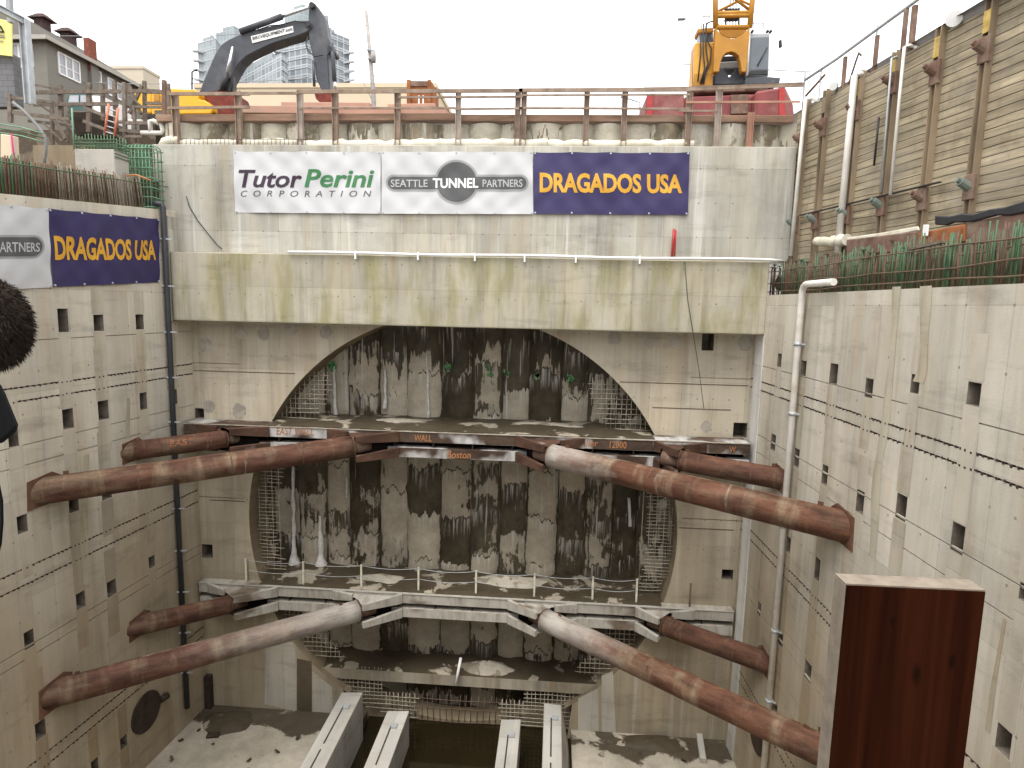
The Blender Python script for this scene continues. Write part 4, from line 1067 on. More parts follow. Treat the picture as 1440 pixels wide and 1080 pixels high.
# white header pipe with hangers
p = [onY(405+(1083-405)*i/12, 353+(367-353)*i/12, YM-.1) for i in range(13)]
zz = sum(q.z for q in p)/13
t = thing('header_pipe', p[6], 'thin white pipe running along the top edge of the header beam', 'pipe')
mb = MB(); mb.tube([Vector((q.x, q.y, zz+.02*math.sin(i*1.3))) for i, q in enumerate(p)]+[p[-1]+Vector((.5, .2, .02))], .05, 10); mb.build('pipe', M['white'], t)
for x in (500, 588, 668, 738, 810, 900):
    q = onY(x, 356, YM-.1); mb = MB(); mb.box(q.x-.03, q.x+.03, YM-.16, YM-.006, zz-.22, zz+.08); mb.build('hanger', M['white'], t)
mb = MB(); a = onY(948, 322, YU-.25); b = onY(945, 362, YU-.25); mb.tube([b, a], .05, 8); mb.tube([b+Vector((.09, 0, 0)), a+Vector((.07, 0, -.05))], .03, 6)
tag(mb.build('red_hose', M['redpaint'], loc=b), 'short bright red hose standing on the header beam under the purple banner', 'hose')
mb = MB(); mb.tube([onY(x, y, YU-.05) for x, y in ((262, 276), (266, 290), (278, 310), (292, 328), (306, 345), (312, 350))], .018, 6)
o = mb.build('cable', M['blackpipe'], loc=onY(262, 276, YU-.05)); tag(o, 'loose dark cable hanging on the wall left of the Tutor Perini banner', 'cable')
mb = MB(); mb.tube([onY(x, y, Y) for x, y, Y in ((963, 368, YM-.04), (967, 420, YM-.04), (975, 470, YM-.05), (983, 520, 23.8), (990, 575, 24.1))], .012, 5)
tag(mb.build('cable', M['blackpipe'], loc=onY(963, 368, YM-.04)), 'thin wire hanging down the right part of the header beam', 'cable')
mb = MB(); mb.box(-14.8, -14.55, 23.9, 24.15, ZF+.003, ZF+1.5)  # upright dark box in place of a dark stain in this corner
c = onY(285, 985, 24.1)
tag(mb.build('stain_post', M['steeldark'], loc=(-14.7, 24.1, ZF)), 'dark wet timber upright in the left rear corner of the pit', 'post')

# ================================================================== top of the end wall: pile heads, fabric, beams and guardrail
tp = thing('secant_pile_wall', (-3.6, 24.6, 5.8), 'row of stained round pile heads above the banners, below the guardrail', 'wall')
x = onY(236, 190, 24.5).x; xe = onY(1122, 190, 24.5).x; i = 0
while x < xe:
    w_ = rnd.uniform(.98, 1.42); r = w_*.72
    mb = MB(); n_s = 18; cy_ = 24.08+r+(.1 if i % 2 else 0)
    for k in range(10):
        z = 4.6+2.2*k/9
        for q_ in range(n_s+1):
            a = math.pi+math.pi*q_/n_s; rr = r*(1+.04*noise.noise(Vector((i*3.1+math.cos(a), math.sin(a)*1.5, z*.9))))
            mb.v.append(Vector((x+w_/2+rr*math.cos(a), cy_+rr*math.sin(a), z)))
    for k in range(9):
        for q_ in range(n_s):
            p = k*(n_s+1)+q_; u0, u1 = -1+2*q_/n_s, -1+2*(q_+1)/n_s; v0, v1 = mb.v[p].z, mb.v[p+n_s+1].z
            mb.face((p, p+1, p+n_s+2, p+n_s+1), ((u0, v0), (u1, v0), (u1, v1), (u0, v1)), True)
    mb.build('pile', M['pile_top'], tp); x += w_; i += 1
fb = thing('geotextile_roll', (-3.6, 24.0, 5.9), 'cream fabric roll lying along the top of the upper wall', 'fabric')
def cloth_tube(x0, x1, y, r, ph, parent):
    mb = MB(); n = 30; P = []; R_ = []
    for k in range(n+1):
        px = x0+(x1-x0)*k/n; q = onY(px, y, 23.95)
        P.append(Vector((q.x, 23.95+.05*noise.noise(Vector((px*.05, ph, 0))), q.z+.07*noise.noise(Vector((px*.06, ph, 3)))))); R_.append(r*(1+.35*noise.noise(Vector((px*.08, ph, 7)))))
    mb.tube(P, R_, 12); mb.build('fabric_roll', M['fabric'], parent)
cloth_tube(252, 420, 201, .14, 1, fb); cloth_tube(420, 560, 203, .16, 2, fb); cloth_tube(556, 770, 202, .17, 3, fb); cloth_tube(765, 975, 203, .16, 4, fb)
mb = MB(); mb.tube([onY(x, y, 23.85) for x, y in ((228, 207), (232, 199), (240, 197), (252, 198))], .16, 10); mb.build('fabric_roll', M['fabric'], fb)
# beams along the edge of the street
def edge_beam(x0, y0, x1, y1, hpx, Y, d, mat, label):
    a, b = onY(x0, y0, Y), onY(x1, y1, Y); h = hpx/865*Y
    mb = MB(); mb.bar(a+Vector((0, d/2, -h/2)), b+Vector((0, d/2, -h/2)), d, h)
    tag(bevel(mb.build('edge_beam', M[mat], loc=(a+b)/2-Vector((0, 0, h))), .02), label, 'beam', 'beams along the street edge')
edge_beam(228, 163, 700, 160, 9, 24.05, .5, 'steelwood', 'brown edge beam capping the pile heads on the left half') if 'steelwood' in M else None
M['edge1'] = plain('brown_edge_timber', (.23, .145, .10), .85, 0, .3, 2., .3, dirt=(.32, .24, .18), stretch=(.3, 2, 2))
M['edge2'] = plain('salmon_painted_steel', (.40, .235, .175), .75, 0, .15, 1., .3, dirt=(.33, .22, .17))
edge_beam(219, 161, 640, 158.5, 9.5, 24.05, .5, 'edge1', 'brown edge timber capping the pile heads behind the left and middle posts')
edge_beam(641, 160.5, 1118, 162, 9, 24.06, .5, 'edge1', 'brown edge timber capping the pile heads under the red crawler crane')
edge_beam(340, 148, 560, 150, 10, 25.3, .4, 'edge2', 'salmon steel beam lying left of the middle below the excavator arm')
edge_beam(395, 143, 520, 144, 6, 26.2, .3, 'edge2', 'salmon steel beam on top of the others, left part')
edge_beam(520, 150, 628, 151.5, 10, 25.5, .4, 'edge2', 'salmon steel beam lying under the rusty hopper')
edge_beam(545, 146, 612, 145, 5, 26.4, .3, 'edge2', 'thin salmon beam on top, right in front of the rusty hopper')
M['postbrown'] = plain('post_brown_steel', (.225, .165, .125), .8, 0, .3, 2.5, .3, dirt=(.33, .26, .2))
M['steelgrey'] = plain('grey_brown_steel', (.34, .285, .24), .8, 0, .25, 2.5, .3)
gr = thing('guardrail', (-3.6, 23.75, 5.86), 'rusty guardrail of steel posts and rails along the street edge above the banners', 'railing')
PX = [(249, 131), (337, 128), (423, 127), (472, 127), (559, 126), (644, 126), (727, 126), (735.5, 126), (823, 125), (876, 124), (966, 123), (1007, 123)]
zr = 8.0
for x, yt in PX:
    b = onY(x, 208, 23.8); t_ = onY(x, yt, 23.8)
    mb = MB(); mb.ibeam((b.x, 23.82, 5.75), (b.x, 23.82, t_.z), .2, .2, .022); mb.build('post', M['steelgrey'] if x in (423, 644, 1007) else M['postbrown'], gr)
b = onY(1053, 208, 23.8); mb = MB(); mb.ibeam((b.x, 23.82, 5.75), (b.x, 23.82, 7.1), .18, .2, .022); mb.build('post', M['redlumber'], gr)
def rail(x0, y0, x1, y1, w, h, mat, Y=23.68):
    mb = MB(); mb.bar(onY(x0, y0, Y), onY(x1, y1, Y), w, h); mb.build('rail', M[mat], gr)
for args in ((236, 132, 351, 132, .06, .12, 'postbrown'), (236, 152, 351, 150.5, .06, .1, 'postbrown'), (338, 131, 420, 131, .06, .09, 'postbrown'), (419, 129, 735, 127.5, .06, .13, 'postbrown'), (420, 152, 640, 152, .05, .07, 'postbrown'),
             (560, 137, 735, 136, .05, .07, 'postbrown'), (640, 153.5, 735, 152.5, .05, .07, 'postbrown'), (730, 127, 970, 126, .06, .13, 'postbrown'), (730, 134, 970, 133, .05, .06, 'postbrown'), (730, 152, 970, 153, .05, .07, 'postbrown'),
             (962, 125, 1130, 119, .05, .14, 'postbrown'), (965, 144, 1125, 143, .05, .07, 'redlumber'), (955, 156, 1010, 156, .05, .07, 'postbrown'), (905, 124, 1008, 122.5, .05, .05, 'edge1'), (1005, 122, 1128, 117, .05, .06, 'edge1')):
    rail(*args)
mesh_t = MB()
for i in range(30):
    a = onY(256+i*6, 208, 23.66); mesh_t.tube([(a.x, 23.66, 5.83), (a.x+.01, 23.66, 6.08)], .012, 4)
a, b = onY(254, 205, 23.66), onY(432, 205, 23.66)
mesh_t.tube([(a.x, 23.65, 6.07), (b.x, 23.65, 6.07)], .012, 4)
tag(mesh_t.build('mesh_upstand', M['rebar'], loc=(a.x, 23.66, 5.83)), 'low wire mesh standing along the wall top above the Tutor Perini banner', 'wire mesh')

# ================================================================== timber lagging wall on the right
lg = thing('timber_lagging_wall', (8.5, 23.5, .6), 'weathered timber lagging wall with rusty soldier beams on the right', 'wall')
def lag(s, z, k=0.): return Vector((LAG[0].x, LAG[0].y, 0))+LAG[2]*s+LAG[1]*k+Vector((0, 0, z))
mb = MB(); mb.hexa([lag(-22, .5, 0), lag(.35, .5, 0), lag(.35, .5, -.12), lag(-22, .5, -.12)], [lag(-22, 7.35, 0), lag(.35, 7.1, 0), lag(.35, 7.1, -.12), lag(-22, 7.35, -.12)])
mb.build('lagging_boards', M['lag'], lg)
M['sb'] = plain('soldier_beam_steel', (.24, .185, .125), .85, 0, .35, 1.6, .3, dirt=(.31, .24, .15), stretch=(1, 1, .35))
M['ochre'] = plain('worn_ochre_paint', (.46, .33, .10), .8, 0, .3, 5., .3, dirt=(.25, .19, .12))
M['steelgreen'] = plain('grey_green_steel', (.16, .185, .16), .7, 0, .25, 3.)
SB = [(1136, 152, 1118, 352, 199, 317), (1166, 137, 1147, 345, 180, 311), (1214, 103, 1190, 338, 157, 303), (1266, 72, 1240, 322, 118, 290), (1327, 55, 1301, 318, 103, 280), (1400, 4, 1376, 292, 70, 262)]
for xt, yt, xb, yb, a1, a2 in SB:
    p = onP(xt, yt, LAG); s = (p-LAG[0]).dot(LAG[2])
    zt = 7.3
    sbm = MB(); sbm.ibeam(lag(s, .55, .05), lag(s, zt, .05), .24, .2, .025, LAG[2]); so = sbm.build('soldier_beam', M['sb'], lg)
    for ya in (a1, a2):
        f_ = (ya-yt)/(yb-yt); z = onP(xt+(xb-xt)*f_, ya, LAG).z
        for k in range(1):
            mb = MB(); c = lag(s, z, .14)
            mb.bar(c+Vector((0, 0, .30)), c-Vector((0, 0, .30)), .1, .30, LAG[2]); bevel(mb.build('anchor_plate', M['steelbrown'], so), .015)
            dr = (LAG[1]*.8+LAG[2]*.1+Vector((0, 0, .45))).normalized()
            mb = MB(); mb.tube([c, c+dr*.27], .11, 10, True, False); mb.tube([c+dr*.27, c+dr*.36], .065, 8, True, False); mb.build('anchor_head', M['steelbrown'] if ya != a2 or xt % 2 else M['steelgreen'], so)
    for k in range(1):
        mb = MB(); mb.bar(lag(s, 6.55, .176), lag(s, 7.05, .176), .19, .006, LAG[1]); mb.build('paint_patch', M['ochre'] if xt > 1200 else M['sb'], so)
mb = MB(); a, b = onP(1125, 303, (LAG[0]+LAG[1]*.2, LAG[1], LAG[2])), onP(1322, 256, (LAG[0]+LAG[1]*.2, LAG[1], LAG[2])); mb.bar(a, b, .03, .09, LAG[1])
mb.build('strap', M['blackm'], lg)
# sheets and plates at its foot
def lagpx(x, y, k): return onP(x, y, (LAG[0]+LAG[1]*k, LAG[1], LAG[2]))
def sheet(px, k, mat, label, name, cat, th=.12):
    P = [lagpx(x, y, k) for x, y in px]; mb = MB(); mb.prism(P, LAG[1]*-th); o = bevel(recalc(mb.build(name, M[mat], loc=P[0])), .03, 2); return tag(o, label, cat)
def fold(px, r, k, mat, label):
    mb = MB(); P = [lagpx(x, y, k)+Vector((0, 0, .06*noise.noise(Vector((x*.1, y, 0))))) for x, y in px]
    PP = []
    for a, b in zip(P, P[1:]): PP += [a.lerp(b, i/8) for i in range(8)]
    PP.append(P[-1]); mb.tube(PP, [r*(1+.5*noise.noise(Vector((i*.5, r*40, 0)))) for i in range(len(PP))], 10)
    tag(mb.build('plastic_sheet', M[mat], loc=P[0]), label, 'sheet')
fold([(1148, 340), (1170, 340), (1191, 337)], .17, .3, 'fabric', 'white fabric roll at the foot of the timber wall, near its far end')
sheet([(1190, 334), (1240, 327), (1290, 318), (1292, 324), (1240, 334), (1192, 341)], .35, 'fabric', 'long white plastic strip along the foot of the timber wall', 'plastic_sheet', 'sheet', .06)
sheet([(1314, 303), (1334, 304), (1352, 300), (1368, 301), (1390, 294), (1412, 291), (1450, 279), (1450, 297), (1420, 303), (1400, 303), (1366, 312), (1340, 313), (1330, 317), (1314, 316)], .5, 'blacksheet', 'crumpled black plastic sheet at the foot of the timber wall on the right', 'plastic_sheet', 'sheet', .1)
sheet([(1190, 337), (1292, 325), (1292, 352), (1190, 360)], .45, 'steelbrown', 'brown steel plate leaning below the white plastic strip', 'steel_plate', 'plate')
sheet([(1290, 328), (1356, 315), (1356, 340), (1290, 348)], .5, 'rustplate', 'bright orange rust plate behind the green rebar', 'steel_plate', 'plate')
sheet([(1358, 314), (1460, 292), (1460, 330), (1358, 345)], .45, 'steelbrown', 'dark brown plate below the black plastic sheet', 'steel_plate', 'plate')
sheet([(1298, 316), (1306, 316), (1304, 332), (1296, 332)], .6, 'white', 'small white tag board standing before the orange rust plate', 'board', 'board', .03)
# vertical white pipes on the lagging
for (x0, y0, x1, y1, r, lab) in ((1133, 140, 1112, 360, .07, 'thin white pipe running down the far end of the timber wall'), (1202, 106, 1178, 356, .1, 'thick white pipe running down the timber wall between two soldier beams'), (1272, 66, 1252, 274, .045, 'thin white conduit on the timber wall beside the fourth soldier beam'), (1254, 82, 1239, 270, .03, 'slim grey conduit on the left side of the fourth soldier beam')):
    a, b = lagpx(x0, y0, .3), lagpx(x1, y1, .3); mb = MB()
    top = [a] if r != .07 else [a+LAG[2]*.0]
    mb.tube([b, a, a+Vector((.12, .0, .04)), a+Vector((.5, .3, .1))], r, 10)
    tag(mb.build('conduit', M['pvc'] if r > .04 else M['galv'], loc=b), lab, 'pipe')
mb = MB(); mb.tube([lagpx(1236, 165, .12), lagpx(1229, 233, .12)], .03, 6); tag(mb.build('conduit', M['blackm'], loc=lagpx(1229, 233, .12)), 'short dark rod fixed to the boards of the timber wall', 'rod')
# steel handrail above the lagging
hr = thing('handrail', lag(-1, 7.1), 'grey steel handrail climbing along the top of the timber wall', 'railing')
mb = MB(); mb.tube([lagpx(1133, 112, -.1), lagpx(1175, 84, -.1), lagpx(1232, 42, -.1), lagpx(1287, 2, -.1), lagpx(1340, -38, -.1)], .05, 8); mb.build('top_rail', M['galv'], hr)
mb = MB(); mb.tube([lagpx(1133, 135, -.1), lagpx(1160, 105, -.1)], .04, 8); mb.build('mid_rail', M['steelbrown'], hr)
for x, y0, y1, w in ((1132.5, 101, 152, .05), (1155, 98, 135, .04), (1189, 80, 120, .1), (1234, 50, 92, .1), (1275, 12, 64, .1), (1287, 8, 60, .12), (1234, 35, 60, .04)):
    a, b = lagpx(x, y0, -.1), lagpx(x-2, y1, -.1); b = Vector((a.x, a.y, 7.0)); mb = MB(); mb.bar(b, a, w, w); mb.build('post', M['steelbrown'] if w > .06 else M['galv'], hr)
mb = MB(); mb.tube([lagpx(x, y, -.05) for x, y in ((1187, 138), (1196, 110), (1204, 85), (1208, 74), (1211, 78))], .03, 6); tag(mb.build('bent_bar', M['rebar'], loc=lagpx(1187, 138, -.05)), 'bent rusty bar leaning on the top of the timber wall', 'rebar')
for x, y, k, lab in ((1172, 122, 1., 'green clamped floodlight at the far top of the timber wall'), (1340, 28, 1.5, 'bright floodlight on a green post above the timber wall')):
    c = lagpx(x, y, .1)
    t = thing('floodlight', c, lab, 'lamp', 'floodlights on the timber wall')
    s_ = .14*k; k *= .62
    mb = MB(); mb.tube([c+Vector((.3*k*.8, 0, -.75*k*.6)), c+Vector((.16*k, 0, .05)), c+Vector((.1*k, 0, .2*k))], .07*k, 10); mb.build('bracket', M['greengrey'] if 'greengrey' in M else M['green'], t)
    mb = MB(); mb.tube([c+Vector((0, .05, 0)), c+Vector((-.05, -.1, -.02)), c+Vector((-.09, -.2, -.05))], [.09*k, .16*k, .2*k], 14); mb.build('lamp_head', M['white'], t)
# green rebar standing on the right wall
rb = thing('rebar_stand', Rp(-6, .57), 'dense stand of green and rusty rebar along the top of the right wall', 'rebar')
g = random.Random(5)
n = 98
for i in range(n):
    s = -.3-14.6*(i/n)**1.15
    k = g.choice((.25, .45, .7)); h = 1.15*g.uniform(.82, 1.08)
    a = Rp(s+g.uniform(-.04, .04), .575, k); b = a+Vector((g.uniform(-.02, .02), g.uniform(-.02, .02), h))
    mb = MB(); mb.tube([a, b], .017 if i % 4 else .026, 6)
    if g.random() < .35 and s > -9: mb.bar(b, b+Vector((0, 0, .035)), .13, .13, (0, 1, 0))
    mb.build('vertical_bar', M['green'] if g.random() < .55 else M['rebar'], rb)
mb = MB()
for i in range(300):
    s = -.3-14.6*g.random(); k = g.choice((.3, .5, .8, 1.0)); h = 1.1*g.uniform(.6, 1.1)
    a = Rp(s, .575, k); mb.tube([a, a+Vector((g.uniform(-.05, .05), g.uniform(-.025, .025), h))], .015, 5)
o = mb.build('rebar_thicket', M['rebar'], rb); o['kind'] = 'stuff'
mb = MB()
for i in range(190):
    s = -4-11*g.random(); k = g.choice((.3, .5, .8, 1.0)); h = 1.15*g.uniform(.6, 1.1)
    a = Rp(s, .575, k); mb.tube([a, a+Vector((g.uniform(-.05, .05), g.uniform(-.025, .025), h))], .017, 5)
o = mb.build('green_rebar_thicket', M['green'], rb); o['kind'] = 'stuff'
mb = MB(); mb.hexa([Rp(-16, .575, 1.25), Rp(-.3, .575, 1.25), Rp(-.3, .575, 1.3), Rp(-16, .575, 1.3)], [Rp(-16, 1.55, 1.25), Rp(-.3, 1.3, 1.25), Rp(-.3, 1.3, 1.3), Rp(-16, 1.55, 1.3)])  # dark backing sheet added behind the bars
tag(mb.build('backing_panel', M['formply'], loc=Rp(-8, .575, 1.27)), 'dark formwork panel behind the green rebar stand', 'panel')
for k, z in ((.22, .72), (.22, 1.0), (.6, 1.3), (.22, 1.42)):
    mb = MB(); mb.tube([Rp(-.2-i*1.5, z+g.uniform(-.04, .04), k) for i in range(11)], .018, 5); mb.build('tie_bar', M['rebar'], rb)
mb = MB(); mb.bar(Rp(-9.0, 1.5, .3), Rp(-10.2, 1.55, .3), .12, .05); tag(mb.build('board', M['lumber'], loc=Rp(-9.6, 1.5, .3)), 'grey board lying across the green rebar stand', 'board')
mb = MB(); c = Rp(-1.2, 1.0, .8); mb.tube([c, c+RW[1]*.5], .25, 18); tag(mb.build('drum', M['steeldark'], loc=c), 'dark round drum between the rebars in the far right corner', 'drum')

# ================================================================== left bench: block, cages, rebar fence, scaffold
def pp(px, Y): return [onY(x, y, Y) for x, y in px]
def px_prism(px, Y, th):
    mb = MB(); mb.prism(pp(px, Y), (0, th, 0)); return mb
def ptube(px, Y, r, seg=8):
    mb = MB(); mb.tube(pp(px, Y), r, seg); return mb
M['dowelgrey'] = plain('grey_brown_dowel', (.20, .175, .135), .85, 0, .35, 4.)
rf = thing('rebar_fence', Lp(-4, 2.9), 'row of dusty brown rebar dowels standing on top of the left wall', 'rebar')
g = random.Random(11)
for i in range(96):
    x = -6+i*2.32
    b = onP(x, 268+.1*x, LW); s = (b-LW[0]).dot(LW[2]); z0 = 3.42+.085*s
    k = .3+.12*(i % 2); h = 1.12*g.uniform(.9, 1.06)
    lean = .12*(max(x, 60)-60)/150
    mb = MB(); a = Lp(s, z0+.004, k); mb.tube([a, a+LW[2]*(-lean+g.uniform(-.03, .03))+Vector((0, 0, h))], .019, 6)
    mb.build('dowel', M['green'] if x < 60 and i % 3 == 1 else (M['dowelgrey'] if x > 95 and i % 3 else M['rebar']), rf)
for z in (.9,):
    mb = MB(); mb.tube([Lp(-9.5+j*.95, 3.42+.085*(-9.5+j*.95)+z, .28) for j in range(11)], .018, 5); mb.build('tie_bar', M['green'], rf)
mb = MB(); mb.hexa([Lp(-12, 2.2, .62), Lp(0, 2.9, .62), Lp(0, 2.9, .7), Lp(-12, 2.2, .7)], [Lp(-12, 3.45, .62), Lp(0, 4.5, .62), Lp(0, 4.5, .7), Lp(-12, 3.45, .7)])
tag(mb.build('backing_panel', M['formply'], loc=Lp(-6, 2.6, .65)), 'dark wet formwork panel behind the rebar dowels on the left', 'panel')
a, b, c = onY(104, 207, 21.3), onY(160, 211, 21.3), onY(178, 216, 21.9)
mb = MB(); mb.box(a.x, b.x, 21.3, 22.05, 2.95, a.z-.06)
tag(bevel(mb.build('concrete_block', M['block'], loc=(a.x, 21.5, 2.95)), .025), 'light grey cast concrete block with a green rebar cage on top', 'block')
a2 = onY(46, 204, 22.3)
mb = MB(); mb.box(a2.x, a.x-.01, 22.3, 22.7, 2.95, a2.z)
tag(mb.build('low_wall', M['reveal'], loc=(a2.x, 22.4, 2.95)), 'mossy low concrete wall left of the cast concrete block', 'wall')
def cage(label, x0, x1, y0, y1, z0, z1, nx, nz, mat, loop=False):
    t = thing('rebar_cage', ((x0+x1)/2, y0, z0), label, 'rebar')
    for i in range(nx+1):
        x = x0+(x1-x0)*i/nx
        if loop:
            mb = MB(); mb.tube([(x, y0, z0), (x, y0, z1-.12), (x, y0+.06, z1-.03), (x, (y0+y1)/2, z1), (x, y1-.06, z1-.03), (x, y1, z1-.12), (x, y1, z0)], .02, 6); mb.build('looped_bar', M[mat], t)
        else:
            for y in (y0, y1):
                mb = MB(); mb.tube([(x, y, z0), (x, y, z1+g.uniform(-.03, .1))], .018, 6); mb.build('vertical_bar', M[mat], t)
    for j in range(nz+1):
        z = z0+.05+(z1-z0-.2)*j/nz; A_, B_ = y0-.03, y1+.03
        mb = MB(); mb.tube([(x0-.06, A_, z), (x1+.06, A_, z), (x1+.06, B_, z), (x0-.06, B_, z), (x0-.06, A_, z)], .018, 6); mb.build('hoop_bar', M[mat], t)
zt = a.z-.06
M['hosegrey'] = plain('dull_grey_hose', (.17, .17, .165), .6, 0, .2)
cage('square green rebar cage on top of the cast concrete block', a.x+.05, b.x-.02, 21.36, 21.98, zt-.3, zt+.48, 12, 5, 'green')
p, q = onY(182, 203, 22.6), onY(228, 203, 22.6)
x9 = onY(227, 230, 23.2).x
cage('tall light green rebar cage with looped tops in the left corner', x9-.95, x9, 22.5, 23.2, 2.95, p.z, 7, 7, 'greenlite', True)
cage('darker green rebar cage between the concrete block and the looped cage', x9-1.75, x9-1.02, 22.9, 23.4, 2.95, p.z-.2, 4, 9, 'green')
for (x, y, x2, y2, m_, lab) in ((178, 249, 212, 254, 'orange', 'orange marked bar lying across the dowels in the left corner'),):
    tag(ptube([(x, y-2), (192, 246), (x2, y2)], 21.4, .03).build('marked_bar', M[m_], loc=onY(x, y, 21.4)), lab, 'rebar')
t_ = ptube([(103, 185), (101, 152), (103, 210)], 21.2, .022); tag(ptube([(104, 210), (101, 152)], 21.2, .024).build('tall_bar', M['greenlite'], loc=onY(104, 210, 21.2)), 'single tall green bar beside the caged concrete block', 'rebar')
tag(ptube([(18, 144), (30, 153), (44, 167), (55, 180), (62, 190), (65, 202), (64, 216), (61, 232), (59, 262)], 20.4, .05, 10).build('hose', M['hosegrey'], loc=onY(61, 262, 20.4)), 'thick grey hose curving down past the left scaffold', 'hose')
for k, (y, m_) in enumerate(((176, 'greenlite'), (182, 'green'), (188, 'greenlite'))):
    tag(ptube([(-10, y-3), (30, y+3), (62, y+12)], 19.6+.2*k, .02, 6).build('loose_bar', M[m_], loc=onY(30, y+3, 19.6+.2*k)), ('top', 'middle', 'lowest')[k]+' of the loose green bars sticking out at the left edge', 'rebar')
bxm = px_prism([(0, 188), (15, 190), (17, 224), (0, 222)], 19., .3)
tag(bevel(bxm.build('panel_box', M['cream'], loc=onY(8, 224, 19.)), .02), 'cream box with pink marks at the left edge above the dowels', 'box')
M['pink'] = plain('pink_marking', (.5, .05, .18), .7)
tag(ptube([(16, 188), (18, 208), (21, 225), (23, 229)], 18.9, .025, 6).build('cord', M['pink'], loc=onY(22, 228, 18.9)), 'pink cord hanging beside the cream box', 'cord')

sf = thing('timber_scaffold', (-19, 25.6, 2.9), 'weathered timber guardrails and stair framing at the upper left corner', 'scaffold')
def sbar(x0, y0, x1, y1, w, Y=25.5, mat='lumber', name='timber_rail', par=None):
    mb = MB(); d = .12; mb.bar(onY(x0, y0, Y), onY(x1, y1, Y), w, d) if abs(x1-x0) < abs(y1-y0) else mb.bar(onY(x0, y0, Y), onY(x1, y1, Y), d*.5, w)
    mb.build(name, M[mat], par or sf)
for x0, y0, x1, y1, w, Y in ((14, 132, 15, 172, .14, 23), (85, 120, 86, 165, .15, 25.3), (125, 117, 125, 186, .16, 25.3), (144, 117, 145, 170, .13, 25.6), (161, 114, 163, 175, .14, 25.5), (175, 116, 176, 202, .14, 24.8),
                             (203, 114, 204, 172, .13, 26.2), (231, 113, 232, 205, .14, 24.4), (237, 118, 239, 208, .09, 24.2), (73, 142, 74, 203, .1, 24), (95, 150, 96, 200, .1, 24.5), (189, 150, 190, 200, .09, 25)):
    sbar(x0, y0, x1, y1, w, Y, 'lumber' if x0 != 231 else 'steelbrown', 'timber_post')
for x0, y0, x1, y1, w, Y in ((43, 130, 205, 128, .14, 25.2), (47, 147, 166, 146, .14, 25.2), (200, 128, 240, 130, .18, 26), (205, 145, 240, 146, .12, 26), (176, 150, 240, 151, .1, 25), (17, 137, 74, 144, .1, 22.9), (18, 158, 97, 168, .12, 22.9),
                             (118, 151, 148, 163, .12, 24.4), (117, 170, 148, 182, .12, 24.4), (177, 173, 242, 173, .12, 24.5), (176, 192, 200, 192, .1, 24.6), (168, 183, 202, 186, .12, 24.6), (60, 172, 88, 199, .06, 23.6), (72, 160, 92, 195, .06, 23.7), (181, 120, 198, 160, .1, 25.8), (200, 120, 182, 160, .1, 25.9),
                             (40, 170, 96, 176, .1, 24.2), (218, 161, 240, 160, .3, 24.6), (43, 118, 85, 126, .07, 25.4), (95, 157, 125, 157, .06, 25.0), (175, 130, 200, 150, .07, 25.7), (60, 150, 100, 178, .07, 24.), (140, 178, 176, 196, .09, 24.5)):
    sbar(x0, y0, x1, y1, w, Y)
mb = MB(); a = onY(103, 158, 25.9); b = onY(146, 190, 25.9); mb.box(a.x, b.x, 25.9, 26.7, b.z, a.z)
tag(mb.build('wooden_bin', M['steeldark'], loc=(a.x, 26, b.z)), 'dark brown wooden bin behind the scaffold rails', 'bin')
ld = thing('ladder', onY(154, 190, 24.2), 'orange fibreglass ladder leaning behind the scaffold', 'ladder')
for px in ([(153, 146), (147, 190)], [(166, 152), (161, 192)]): ptube(px, 24.2, .045, 6).build('side_rail', M['orangeladder'], ld)
for k in range(5): ptube([(152-k*1.1, 153+k*8), (165-k*1.1, 157+k*8)], 24.2, .025, 6).build('rung', M['galv'], ld)
for px, lab in (([(199, 187), (228, 187), (229, 184), (226, 169)], 'white plastic pipe elbow hung below the street edge at left'), ([(212, 186), (211, 170), (216, 170), (224, 174)], 'white plastic tee pipe left of the elbow pipe'), ([(167, 171), (200, 171)], 'straight white pipe behind the scaffold posts')):
    tag(ptube(px, 24.3 if px[0][0] != 167 else 25.8, .09, 10).build('plastic_pipe', M['pvc'], loc=onY(*px[0], 24.3)), lab, 'pipe')
tag(px_prism([(229, 197), (252, 198), (252, 211), (229, 211)], 23.9, .15).build('insulation_board', M['fabric'], loc=onY(240, 211, 23.9)), 'white insulation board at the left end of the upper wall', 'board')
# block building with the yellow sign and the galvanised frame
a, b = onY(17, 76, 23), onY(17, 150, 23)
mb = MB(); mb.box(a.x-6, a.x, 23, 23.35, b.z, a.z); tag(mb.build('block_wall', M['cmu'], loc=(a.x-3, 23, b.z)), 'grey concrete block wall cut off by the left edge', 'wall')
ys = thing('warning_sign', onY(8, 78, 22.9), 'yellow warning sign with a black triangle at the upper left edge', 'sign')
px_prism([(-40, 18), (16, 30), (16.5, 79), (-40, 72)], 22.8, .05).build('sign_board', M['signyel'], ys)
def outline_tri():
    mb = MB(); P = [(-6, 44), (0, 36), (5, 45)]
    for p_, q_ in zip(P, P[1:]+P[:1]): mb.bar(onY(*p_, 22.77), onY(*q_, 22.77), .04, .04, (0, 1, 0))
    return mb
outline_tri().build('warning_triangle', M['stencil'], ys)
for y in (49, 51.5, 57): 
    mb = MB(); mb.bar(onY(-12, y-1, 22.77), onY(6 if y != 57 else 4, y+.8, 22.77), .02, .03, (0, 1, 0)); mb.build('text_line', M['pmid'], ys)
gf = thing('steel_portal', onY(36, 150, 22.4), 'galvanised steel column and beam standing beside the block wall', 'frame')
mb = MB(); a, b = onY(34, 27, 22.4), onY(38, 146, 22.4); mb.ibeam((a.x, 22.4, b.z), (a.x, 22.4, a.z), .24, .26, .03); mb.build('column', M['galv'], gf)
